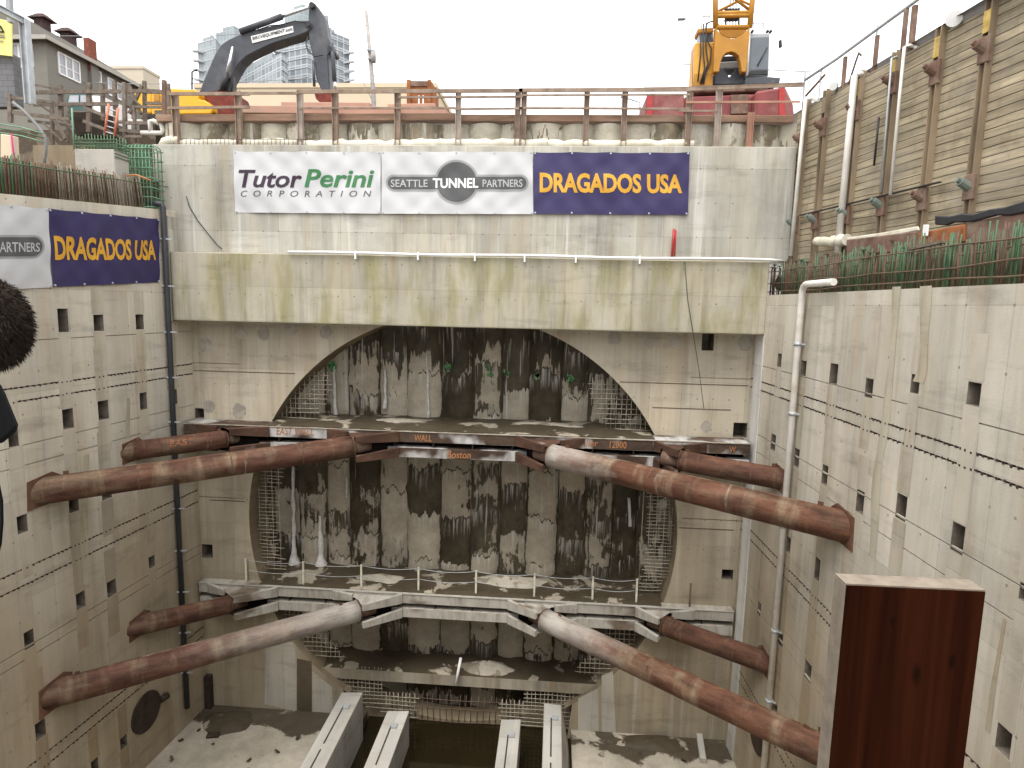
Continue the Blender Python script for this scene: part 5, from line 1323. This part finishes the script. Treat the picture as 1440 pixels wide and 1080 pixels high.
mb = MB(); mb.ibeam(onY(-20, 2, 21.6), onY(34, 30, 22.4), .2, .22, .03, (0, 0, 1)); mb.build('beam', M['galv'], gf)
mb = MB(); a = onY(12, -12, 22.5); mb.bar((a.x, 22.5, onY(12, 32, 22.5).z), a, .16, .16); mb.build('post', M['grey'], gf)

# ================================================================== machines
M['darkred'] = plain('dark_oxide_red', (.16, .04, .03), .8, 0, .4, 3., .3, dirt=(.08, .05, .045))
ex = thing('excavator', onY(270, 165, 30.5), 'yellow excavator with a dark grey boom and arm on the street edge', 'excavator')
o = px_prism([(213, 127), (237, 125), (238, 124), (273, 125.5), (277, 127), (280, 133), (279, 139.5), (288, 141), (294, 145), (298, 151), (298.5, 155), (296, 160), (213, 161)], 30, 2.7).build('engine_house', M['yellow'], ex); bevel(recalc(o), .08, 2)
o = px_prism([(184, 127), (213.3, 127.5), (213.3, 160), (196, 160), (186, 152)], 30.1, 2.5).build('counterweight', M['yellow'], ex); bevel(recalc(o), .1, 2)
for x0, y0, x1, y1 in ((216, 133, 224, 142), (225, 134, 238, 146), (241, 130, 270, 131)):
    px_prism([(x0, y0), (x1, y0), (x1, y1), (x0, y1)], 29.965, .03).build('panel', M['craneyel'] if y1-y0 > 5 else M['blackm'], ex)
o = px_prism([(206, 157), (300, 157), (300, 163), (206, 163)], 30.15, 2.2).build('underframe', M['blackm'], ex)
o = px_prism([(284, 132), (300, 128), (326, 128), (331, 140), (334, 163), (282, 163), (300, 152)], 30.5, 1.6).build('swing_frame', M['darkred'], ex)
for dy in (0, 2.4):
    o = px_prism([(196, 170), (202, 163), (318, 163), (326, 168), (326, 182), (318, 188), (202, 188), (196, 182)], 29.9+dy, .55).build('crawler_track', M['steeldark'], ex)
Z2 = lambda pts: [(x/3.376+240, y/3.376) for x, y in pts]
boom_px = Z2([(133, 440), (160, 370), (190, 300), (212, 250), (238, 212), (275, 186), (320, 165), (400, 140), (480, 122), (560, 106), (605, 96), (645, 96), (668, 108), (668, 128), (648, 150), (600, 172), (540, 188), (470, 212), (410, 240), (362, 265), (328, 295), (306, 330), (285, 370), (262, 410), (216, 440)])
o = px_prism(boom_px, 30.6, .75).build('boom', M['machgrey'], ex); bevel(recalc(o), .04, 1)
arm_px = Z2([(655, 22), (668, 10), (682, 12), (700, 35), (728, 78), (738, 120), (746, 172), (766, 214), (764, 240), (746, 262), (750, 330), (756, 428), (716, 430), (690, 370), (680, 290), (664, 225), (652, 150), (652, 100)])
o = px_prism(arm_px, 30.7, .55).build('arm', M['machgrey'], ex); bevel(recalc(o), .04, 1)
ptube(Z2([(330, 150), (530, 78)]), 30.55, .14, 12).build('arm_cylinder', M['machgrey'], ex); ptube(Z2([(528, 79), (655, 34)]), 30.55, .075, 10).build('arm_cylinder_rod', M['chrome'], ex)
ptube(Z2([(246, 425), (268, 350)]), 30.4, .13, 12).build('boom_cylinder', M['blackm'], ex); ptube(Z2([(266, 356), (296, 224)]), 30.4, .075, 10).build('boom_cylinder_rod', M['chrome'], ex)
ptube(Z2([(762, 205), (772, 290), (778, 385)]), 30.6, .1, 12).build('bucket_cylinder', M['machgrey'], ex); ptube(Z2([(778, 380), (785, 425)]), 30.6, .06, 10).build('bucket_cylinder_rod', M['chrome'], ex)
ptube(Z2([(676, 290), (682, 410)]), 30.6, .07, 8).build('link_bar', M['machgrey'], ex)
for c in ((668, 22), (650, 112), (755, 232)):
    mb = MB(); q = onY(*Z2([c])[0], 30.5); mb.tube([q, q+Vector((0, 1.0, 0))], .13, 14); mb.build('pivot_pin', M['blackm'], ex)
px_prism(Z2([(678, 428), (756, 428), (768, 490), (735, 505), (690, 470)]), 30.65, .6).build('coupler', M['darkred'], ex)
for px in (Z2([(652, 175), (642, 205), (650, 240), (684, 268), (722, 262)]), Z2([(330, 160), (390, 122), (420, 140), (470, 122), (520, 118), (590, 100), (640, 108)]), Z2([(250, 440), (262, 400), (285, 368), (295, 395), (285, 440)])):
    ptube(px, 30.5, .03, 6).build('hydraulic_hose', M['blackm'], ex)
ptube([(270, 127), (270, 101), (277, 98)], 30.2, .04, 6).build('mirror_post', M['blackm'], ex)
o = px_prism(Z2([(276, 395), (290, 365), (296, 360), (300, 440), (262, 440)]), 30.5, .3).build('hose_guard', M['blackm'], ex)
pq = Z2([(380, 172), (580, 122), (583, 153), (388, 205)])
px_prism(pq, 30.57, .02).build('boom_plate', M['white'], ex)
q4 = [onY(x, y, 30.56) for x, y in Z2([(388, 176), (577, 128), (579, 147), (391, 193)])]
lettering('BIRCHEQUIPMENT.com', q4, 'lettering', M['stencil'], ex, Vector((0, -1, 0)), .01, None, bold=.02)

M['yellowpale'] = plain('pale_crane_yellow', (.60, .31, .045), .5, 0, .12, 1.5)  # lighter crane yellow for the housing, without the boom's shade
cr = thing('crawler_crane', onY(1010, 165, 28), 'orange yellow crawler crane with red crawlers seen from the front', 'crane')
Z7 = lambda pts: [(x/5.4+880, y/5.4) for x, y in pts]
CY = 27.6
def cp(pts, Y, th, name, mat, bv=.04): return bevel(recalc(px_prism(Z7(pts), Y, th).build(name, M[mat], cr)), bv, 1)
cp([(160, 720), (180, 705), (430, 705), (445, 720), (445, 930), (430, 960), (175, 960), (158, 940), (152, 820)], 26.4, 3.0, 'crawler_track', 'cranered', .1)
cp([(985, 690), (1205, 655), (1222, 665), (1275, 780), (1285, 860), (1270, 950), (985, 960)], 26.4, 3.0, 'crawler_track', 'cranered', .1)
cp([(445, 735), (985, 715), (985, 930), (445, 930)], 27.0, 3.2, 'carbody', 'cranered')
for a_, b_ in ((160, 205), (1165, 1210)):
    cp([(a_, 712 if a_ < 500 else 668), (b_, 710 if a_ < 500 else 660), (b_, 900), (a_, 900)], 26.35, .05, 'track_face', 'redpaint', .01)
cp([(800, 720), (930, 716), (930, 860), (800, 865)], 26.9, .1, 'ballast_panel', 'steelbrown', .01)
cp([(505, 650), (920, 640), (1080, 632), (1085, 690), (505, 700)], 27.2, 2.4, 'turntable_deck', 'steelbrown')
cp([(527, 322), (668, 318), (660, 648), (508, 650)], CY, .9, 'engine_house', 'yellowpale')
cp([(520, 560), (662, 556), (660, 649), (508, 651)], CY-.02, .05, 'lower_panel', 'steelwarm' if 'steelwarm' in M else 'craneyel', .01)
cp([(545, 215), (668, 205), (668, 245), (548, 252)], CY+.1, .7, 'top_box', 'craneyel')
cp([(555, 252), (664, 246), (664, 318), (565, 322)], CY+.2, .55, 'top_box_glass', 'cabglass', .01)
cp([(676, 545), (720, 520), (745, 515), (790, 590), (840, 515), (880, 545), (912, 545), (905, 640), (670, 645)], CY+.1, 1.2, 'winch_frame', 'machgrey')
cp([(705, 470), (868, 460), (868, 520), (705, 525)], CY+.5, .8, 'winch_drum_cover', 'grey')
cp([(725, 425), (860, 420), (866, 462), (720, 468)], CY+.8, .6, 'rope_drum', 'blackm')
cp([(683, 200), (700, 235), (735, 270), (775, 288), (810, 293), (850, 285), (890, 262), (925, 225), (945, 200), (938, 300), (926, 420), (915, 545), (882, 545), (872, 480), (858, 425), (832, 400), (800, 391), (762, 402), (738, 428), (722, 470), (708, 545), (668, 545), (672, 400), (678, 300)], CY-.5, .35, 'boom_foot', 'craneyel', .02)
cp([(700, 215), (735, 200), (760, 205), (810, 222), (865, 205), (925, 215), (905, 258), (850, 287), (770, 287), (720, 258)], CY+.35, .06, 'boom_back_plate', 'craneyel', .01)
def lt(pts, Y, r, name='boom_lattice', mat='craneyel'): ptube(Z7(pts), Y, r, 8).build(name, M[mat], cr)
for Yc in (CY-.4, CY+.9):
    lt([(682, 210), (680, 0), (676, -400), (670, -900)], Yc, .11, 'boom_chord'); lt([(940, 210), (962, 0), (990, -400), (1010, -900)], Yc, .11, 'boom_chord')
    lt([(682, 208), (942, 205)], Yc, .1, 'boom_crossbar'); lt([(690, 102), (950, 95)], Yc, .09, 'boom_crossbar'); lt([(690, 122), (950, 118)], Yc, .09, 'boom_crossbar')
lt([(690, 92), (880, -5), (985, -300)], CY+.9, .06); lt([(945, 80), (760, -60), (678, -330)], CY-.3, .06); lt([(960, 45), (850, -10)], CY+.9, .05)
for x in (790, 812, 835): lt([(x, 420), (x, 200), (x+4, 0), (x+10, -900)], CY+1.1, .02, 'hoist_rope', 'blackm')
cp([(765, 62), (868, 62), (868, 78), (765, 78)], CY+1., .2, 'sheave_beam', 'machgrey', .01); cp([(755, 135), (858, 133), (858, 148), (755, 150)], CY+1., .2, 'sheave_beam', 'machgrey', .01)
lt([(755, 60), (760, 205)], CY+1., .04, 'mast_bar', 'machgrey'); lt([(860, 60), (858, 205)], CY+1., .04, 'mast_bar', 'machgrey')
cp([(945, 250), (1096, 246), (1088, 580), (925, 575)], CY-.3, 2.2, 'cab', 'grey', .06)
cp([(955, 285), (1088, 280), (1080, 530), (940, 532)], CY-.33, .04, 'cab_glass', 'cabglass', .01)
cp([(940, 538), (1080, 534), (1078, 566), (930, 568)], CY-.34, .04, 'cab_grille', 'blackm', .01)
lt([(1000, 500), (1075, 360)], CY-.36, .025, 'wiper', 'blackm')
lt([(938, 250), (920, 575)], CY-.3, .05, 'cab_pillar', 'white')
cp([(912, 590), (1080, 582), (1175, 590), (1168, 630), (908, 642)], CY-.6, 1.4, 'walkway', 'machgrey', .02)
for px in ([(968, 245), (968, 90)], [(1042, 250), (1052, 92)], [(966, 92), (1054, 92)], [(966, 180), (1048, 180)], [(505, 640), (507, 320), (530, 320)], [(575, 215), (575, 130), (640, 125)]): lt(px, CY-.1, .018, 'guard_rail', 'grey')
for px in ([(566, 250), (570, 400), (548, 620)], [(590, 180), (588, 400), (600, 520), (565, 635)], [(612, 175), (608, 360), (625, 480), (575, 635)], [(672, 160), (625, 170), (608, 200), (615, 300), (650, 370), (640, 480), (605, 560), (590, 640)]):
    ptube(Z7(px), CY-.1, .03, 6).build('hydraulic_hose', M['blackm'], cr)
cp([(1166, 303), (1186, 300), (1190, 355), (1166, 360)], CY-.5, .12, 'mirror', 'blackm', .02); lt([(1098, 262), (1150, 275), (1174, 305)], CY-.45, .014, 'mirror_arm', 'white')
for x in (965, 1080, 1105): cp([(x-8, 225), (x+8, 225), (x+8, 242), (x-8, 242)], CY-.2, .2, 'work_lamp', 'blackm', .01)

hp = thing('steel_hopper', onY(590, 150, 29), 'rusty orange boxy hopper with two upright plates behind the guardrail', 'hopper')
px_prism([(573, 119), (604, 119), (604, 150), (573, 150)], 29, 1.2).build('box', M['rustplate'], hp)
for x0, x1 in ((572, 577), (601, 605.5)): px_prism([(x0, 112), (x1, 112), (x1, 151), (x0, 151)], 28.9, 1.4).build('upright', M['rustplate'], hp)
px_prism([(573, 113.5), (605, 114), (605, 121), (573, 121)], 28.95, 1.3).build('top_channel', M['steelbrown'], hp)
for x in (588, 594): px_prism([(x, 134), (x+2, 134), (x+2, 148), (x, 148)], 28.96, .03).build('slot', M['white'], hp)
px_prism([(604, 128), (611, 129), (611, 151), (604, 151)], 29.1, 1.).build('side_box', M['rustplate'], hp)

# truck behind the scaffold
tk = thing('truck', onY(110, 165, 31), 'dark green truck cab parked behind the scaffold at the left', 'truck')
bevel(recalc(px_prism([(91, 166), (90, 148), (95, 132), (99, 131), (122, 131), (125, 134), (126, 166)], 31, 2.2).build('cab', M['truckgreen'], tk)), .06, 2)
for P in ([(95.5, 146), (98, 134), (110.5, 134), (110.5, 146)], [(113, 146), (113, 134), (121.5, 134), (123, 146)]): px_prism(P, 30.97, .04).build('window', M['winglass2'] if 'winglass2' in M else M['winglass'], tk)
px_prism([(126, 134), (143, 135), (143, 166), (126, 166)], 31.2, 2.2).build('cargo_box', M['white'], tk)
for x in (99, 136):
    mb = MB(); q = onY(x, 178, 30.95); q.z = GZ+.5; mb.tube([q, q+Vector((0, 2.2, 0))], .5, 18); mb.build('wheel', M['blackm'], tk)
tag(ptube([(44, 143), (62, 143), (62, 150)], 29, .1).build('vent_pipe', M['white'], loc=onY(44, 143, 29)), 'white pipe lying behind the left scaffold rail', 'pipe') if False else None

# ================================================================== buildings behind
HX = onY(64, 56, 40.8).x; HZ = onY(64, 56, 40.8).z; HY0, HY1 = 40.8, 50.6
hs = thing('house', (HX-5, HY0, GZ), 'grey shingle-roofed house with white windows and a red brick chimney', 'house')
mb = MB(); mb.box(HX-9.0, HX, HY0, HY1, GZ, HZ-.02); mb.build('wall', M['siding'], hs)
RX = HX-4.6; RZ = onP(100, 60.5, (Vector((HX-4.6, 0, 0)), Vector((1, 0, 0)), Vector((0, 1, 0)))).z
def roofp():
    e = .45
    A, B, C_, D_ = Vector((HX+e, HY0-e, HZ)), Vector((HX+e, HY1+e, HZ)), Vector((HX-9-e, HY1+e, HZ)), Vector((HX-9-e, HY0-e, HZ))
    R1, R2 = Vector((RX, HY0+2.6, RZ)), Vector((RX, HY1-1.2, RZ))
    mb = MB(); mb.poly([A, B, R2, R1]); mb.poly([D_, A, R1]); mb.poly([B, C_, R2]); mb.poly([C_, D_, R1, R2]); mb.poly([D_, C_, B, A])
    return mb
ro = roofp().build('roof', M['roof'], hs)
mb = MB(); e = .5
mb.bar((HX+e, HY0-e, HZ-.02), (HX+e, HY1+e, HZ-.02), .12, .26); mb.bar((HX-9-e, HY0-e, HZ-.02), (HX+e, HY0-e, HZ-.02), .12, .26); mb.build('eave_trim', M['trim'], ro)
HPx = (Vector((HX+.012, 0, 0)), Vector((1, 0, 0)), Vector((0, 1, 0))); HPy = Yp(HY0-.012)
def house_window(pl, x0, y0, x1, y1, panes, ylow0, ylow1):
    TL, TR, BL, BR = onP(x0, y0, pl), onP(x1, y1, pl), onP(x0, ylow0, pl), onP(x1, ylow1, pl)
    d = pl[2]; n = pl[1]
    s0, s1 = TL.dot(d), TR.dot(d); zt_, zb_ = (TL.z+TR.z)/2, (BL.z+BR.z)/2
    base = pl[0].dot(n)
    P = lambda s, z, k=0.: n*(base+k)+d*s+Vector((0, 0, z))
    mb = MB(); w = .11
    for a_, b_ in (((s0, zt_), (s1, zt_)), ((s0, zb_), (s1, zb_))): mb.bar(P(*a_, .02), P(*b_, .02), .08, w)
    for i in range(panes+1):
        s = s0+(s1-s0)*i/panes; mb.bar(P(s, zb_, .024), P(s, zt_, .024), w if i in (0, panes) else w*1.2, .08, n)
    for i in range(panes):
        zc = (zt_+zb_)/2-.1; mb.bar(P(s0+(s1-s0)*i/panes, zc, .018), P(s0+(s1-s0)*(i+1)/panes, zc, .018), .05, .06)
    fo = mb.build('window', M['white'], hs)
    mb = MB(); mb.poly([P(s0, zb_, .006), P(s1, zb_, .006), P(s1, zt_, .006), P(s0, zt_, .006)]); mb.build('pane', M['winglass'], fo)
house_window(HPx, 81, 72.5, 110.5, 88.5, 3, 101.5, 116)
for x0, y0, x1, y1, a_, b_ in ((132, 97, 141, 103, 121, 126), (151, 109, 159, 113, 132, 135.5), (163.5, 116, 172.5, 121, 138, 141)): house_window(HPx, x0, y0, x1, y1, 1, a_, b_)
house_window(HPy, 17, 62, 45, 62, 3, 94, 94)
def pxbox_side(x0, x1, ytop, depth, z0, mat, name, par, Xp=None):
    X = HX if Xp is None else Xp
    ya, yb = X*FPX/(x0-783), X*FPX/(x1-783)
    zt_ = onP((x0+x1)/2, ytop, (Vector((X, 0, 0)), Vector((1, 0, 0)), Vector((0, 1, 0)))).z
    mb = MB(); mb.box(X-depth*.5, X+depth*.5, min(ya, yb), max(ya, yb), z0, zt_); return mb.build(name, M[mat], par)
pxbox_side(118, 129, 87, .5, GZ, 'siding', 'chimney_breast', hs)
pxbox_side(117.5, 128.5, 54, .4, HZ-.6, 'brick', 'chimney', hs)
for x0, x1, yt in ((47, 64, 26), (84, 101, 46)):
    o = pxbox_side(x0+2, x1-3, yt, .7, RZ-1.2, 'darkbrick', 'chimney', hs, RX)
    zt_ = o.data.vertices and max(v.co.z for v in o.data.vertices)+GZ
    ya, yb = RX*FPX/(x0-783), RX*FPX/(x1-783)
    mb = MB(); mb.hexa([(RX-.7, ya-.1, zt_), (RX+.7, ya-.1, zt_), (RX+.7, yb+.1, zt_), (RX-.7, yb+.1, zt_)], [(RX-.25, ya+.3, zt_+.4), (RX+.25, ya+.3, zt_+.4), (RX+.25, yb-.3, zt_+.4), (RX-.25, yb-.3, zt_+.4)])
    mb.build('chimney_hood', M['darkbrick'], o)
# beige block, cream hall, towers
def block(x0, x1, xs, yt, Y, ds, mat, label, name='building'):
    a, b = onY(x0, yt, Y), onY(x1, yt, Y)
    t = thing(name, ((a.x+b.x)/2, Y, GZ), label, 'building')
    Y2 = b.x*FPX/(xs-783) if xs else Y+ds
    mb = MB(); mb.box(a.x, b.x, Y, Y2, GZ, a.z); mb.build('wall', M[mat], t)
    mb = MB(); mb.box(a.x-.15, b.x+.15, Y-.15, Y2+.15, a.z+.003, a.z+.5); mb.build('parapet', M[mat], t)
    return t
block(150, 201, 222, 97, 120, 20, 'beige', 'plain beige block building beyond the house roof')
ch = block(275, 612, None, 124, 75, 25, 'cream', 'long cream building behind the excavator arm')
def tower(label, px, Y, top, mat, corner, slabs=True, balc=None):
    """plan: left edge px[0], corner px[1] nearest, right edge px[2]; one prism with floor slabs"""
    A, B, C_ = onY(px[0], top, Y+corner[0]), onY(px[1], top, Y), onY(px[2], top, Y+corner[1])
    zt_ = onY(px[1], top, Y).z; D_ = A+C_-B
    t = thing('apartment_tower', (B.x, Y, GZ), label, 'tower', 'glass towers')
    pts = [A, B, C_, D_]
    mb = MB(); mb.prism([Vector((p.x, p.y, GZ)) for p in pts], (0, 0, zt_-GZ)); recalc(mb.build('facade', M[mat], t))
    mb = MB(); c = sum((Vector((p.x, p.y, 0)) for p in pts), Vector())/4
    z = GZ+3.1*16
    while z < zt_ and slabs:
        mb.prism([Vector((c.x+(p.x-c.x)*1.02, c.y+(p.y-c.y)*1.02, z)) for p in pts], (0, 0, .35)); z += 3.1
    if slabs: recalc(mb.build('floor_slabs', M['slab'], t))
    mb = MB(); mb.prism([Vector((c.x+(p.x-c.x)*.6, c.y+(p.y-c.y)*.6, zt_+.01)) for p in pts], (0, 0, 2.2)); recalc(mb.build('roof_plant', M['towerglass'], t))
    if balc:
        z = GZ+3.1*17
        while z < zt_-3:
            for fx, face in balc:
                P, Q = (A, B) if face == 0 else (B, C_)
                m_ = P.lerp(Q, fx); dd = (Q-P).normalized(); nn = Vector((dd.y, -dd.x, 0)); m_ = Vector((m_.x, m_.y, z))
                b_ = MB(); b_.prism([m_-dd*2.4+nn*.3, m_-dd*1.6+nn*1.9, m_+dd*1.6+nn*1.9, m_+dd*2.4+nn*.3], (0, 0, .55)); recalc(b_.build('balcony', M['slab'], t))
            z += 3.1
    return t
tower('slim pale glass tower farthest left behind the excavator boom', (277.5, 303, 312), 215, 55, 'towerglass', (4, 8), True, [(.1, 0)])
tower('blue green glass tower rising between the slim tower and the wide one', (303, 330, 352), 225, 41, 'towerglass', (3, 8), False)
tower('wide lower glass slab tower with white floor lines', (328, 396, 404), 200, 74, 'tower', (22, 4), True)
tower('tallest glass tower with stacked curved balconies', (386, 431, 491), 215, 30, 'tower', (5, 14), True, [(.15, 0), (.96, 1)])
tower('pale core tower rising behind the tallest balconies', (400, 421, 462), 228, 12, 'towerglass', (3, 6), False)

# poles, wires, lamps
up = thing('utility_pole', onY(524, 150, 46), 'weathered grey utility pole behind the excavator arm', 'pole')
a, b = onY(515, 16, 46), onY(525, 130, 46)
mb = MB(); mb.tube([Vector((b.x+.3, 46, GZ)), b, a], [.2, .17, .12], 12); mb.build('pole', M['poleg'], up)
ptube([(517, 70), (526, 72), (527, 80), (518, 84)], 45.8, .12).build('transformer_bracket', M['grey'], up); mb = MB(); q = onY(525, 73, 45.8); mb.tube([q, q+Vector((0, 0, -.7))], .18, 10); mb.build('insulator_can', M['poleg'], up)
for px, Y, lab in (([(-5, 50), (60, 50.5), (200, 51), (300, 50), (400, 44), (517, 36)], 45, 'upper overhead wire running left from the utility pole'), ([(517, 37), (560, 40), (600, 43)], 46, 'short thin wire running right from the utility pole'),
                   ([(40, 114), (180, 118), (300, 117), (440, 110), (519, 98), (530, 112)], 44, 'lower overhead wire sagging above the excavator'), ([(516, 16), (508, 2), (500, -15)], 46, 'guy wire rising from the pole top'), ([(498, 100), (512, 118), (523, 140)], 45.9, 'guy wire slanting to the foot of the pole'), ([(958, 90), (978, 91), (1095, 99), (1140, 101)], 33, 'thin wire passing behind the crane cab')):
    tag(ptube(px, Y, .025, 5).build('overhead_wire', M['grey'], loc=onY(*px[0], Y)), lab, 'wire')
sl = thing('street_lamp', onY(1000, 140, 45), 'street lamp head on a thin pale arm left of the crane boom', 'street lamp')
bevel(recalc(px_prism([(953, 25), (957, 24), (965, 24.5), (964, 26.5), (954, 27)], 45, .3).build('lamp_head', M['grey'], sl)), .03)
ptube([(964, 25.5), (985, 22), (1003, 24), (1012, 36)], 45.1, .035).build('arm', M['white'], sl); q = onY(1012, 36, 45.1); mb = MB(); mb.tube([q, Vector((q.x, q.y, GZ))], .07, 8); mb.build('pole', M['white'], sl)
s2 = thing('street_lamp', onY(900, 165, 60), 'thin grey street lamp behind the guardrail left of the red crawlers', 'street lamp')
ptube([(900, 165), (900, 144), (890, 141), (878, 137)], 60, .07).build('pole', M['grey'], s2); ptube([(873, 136), (880, 137.5)], 60, .14).build('lamp_head', M['grey'], s2)

# ================================================================== unseen deck added behind the viewer to shade the pit
vd = thing('shade_deck', (-3, -1.4, 2.3), 'dark timber deck on steel beams spanning the pit behind the viewer', 'deck')
mb = MB(); mb.box(-18, 14, -45, -3., 2.6, 2.85); mb.build('shade_slab', M['steelbrown'], vd)
for i in range(8):
    mb = MB(); mb.box(-18, 14, -3.5-4*i, -3.1-4*i, 1.9, 2.597); mb.build('shade_beam', M['steeldark'], vd)
# ================================================================== foreground
pk = thing('plank', onY(1270, 1080, 1.29), 'dark red brown plank standing on end in the lower right foreground', 'plank')
A, B = onY(1191.5, 820, 1.29), onY(1387, 835, 1.29)
dv = (B-A); zt_ = (A.z+B.z)/2; dv.z = 0; L_ = dv.length; dv = Vector((math.cos(.01), math.sin(.01), 0)); nv = Vector((-dv.y, dv.x, 0))
mb = MB(); P = [A, A+dv*L_, A+dv*L_+nv*.052, A+nv*.052]
mb.hexa([Vector((p.x, p.y, zt_-1.6)) for p in P], [Vector((p.x, p.y, zt_-.002)) for p in P]); mb.build('board', M['plank'], pk)
mb = MB(); P2 = [A-dv*.0015-nv*-.003, A+dv*(L_+.0015)+nv*.003, A+dv*(L_+.0015)+nv*.0535, A-dv*.0015+nv*.0535]
mb.hexa([Vector((p.x, p.y, zt_-.0018)) for p in P2], [Vector((p.x, p.y, zt_+.0015)) for p in P2]); mb.build('sawn_end', M['endgrain'], pk)
mb = MB(); P3 = [A-dv*.0025+nv*.003, A-dv*.0005+nv*.003, A-dv*.0005+nv*.052, A-dv*.0025+nv*.052]
mb.hexa([Vector((p.x, p.y, zt_-1.6)) for p in P3], [Vector((p.x, p.y, zt_-.003)) for p in P3]); mb.build('sawn_edge', M['endgrain'], pk)

mc = onY(-13, 455, .8)
mi = thing('microphone', mc, 'furry dark brown microphone windscreen at the left edge of the frame', 'microphone')
rx, rz_ = .043, .060
mb = MB(); nu, nv_ = 24, 14; k0 = 0
for j in range(nv_+1):
    for i in range(nu):
        th, ph = math.pi*j/nv_, 2*math.pi*i/nu
        mb.v.append(mc+Vector((rx*math.sin(th)*math.cos(ph), rx*math.sin(th)*math.sin(ph), rz_*math.cos(th))))
for j in range(nv_):
    for i in range(nu):
        mb.face((j*nu+i, (j+1)*nu+i, (j+1)*nu+(i+1) % nu, j*nu+(i+1) % nu), None, True)
ws = mb.build('windscreen', M['fur'], mi)
mb = MB(); g = random.Random(2)
for i in range(9000):
    z = g.uniform(-1, 1); ph = g.uniform(0, 6.283); r = math.sqrt(1-z*z)
    n = Vector((r*math.cos(ph), r*math.sin(ph), z)); p = mc+Vector((n.x*rx, n.y*rx, n.z*rz_))*.97
    d = (n+Vector((g.uniform(-.7, .7), g.uniform(-.7, .7), g.uniform(-1.3, .2)))).normalized(); L_ = g.uniform(.007, .014)
    s_ = d.cross(Vector((g.uniform(-1, 1), g.uniform(-1, 1), g.uniform(-1, 1)))).normalized()*.0005
    mid = p+d*L_*.6; tip = p+d*L_+Vector((0, 0, -.003))
    mb.poly([p-s_, p+s_, mid+s_*.7, tip, mid-s_*.7])
o = mb.build('fur', M['fur'], ws); o['kind'] = 'stuff'
mb = MB(); mb.hexa([onY(-40, 560, .78), onY(12, 612, .78), onY(6, 618, .83), onY(-40, 590, .83)], [onY(-40, 520, .78), onY(-4, 540, .78), onY(-4, 540, .83), onY(-40, 520, .83)])
mb = MB(); mb.prism(pp([(-70, 500), (-4, 543), (3, 556), (21, 600), (21, 608), (2, 624), (-70, 640)], .78), (-.012, .02, 0)); bevel(recalc(mb.build('grip', M['softblack'], mi)), .006, 2)
ptube([(-30, 640), (-4, 675), (2, 705), (2.5, 735), (0, 765), (-10, 800), (-40, 830)], .8, .0022, 8).build('microphone_cable', M['softblack'], mi)
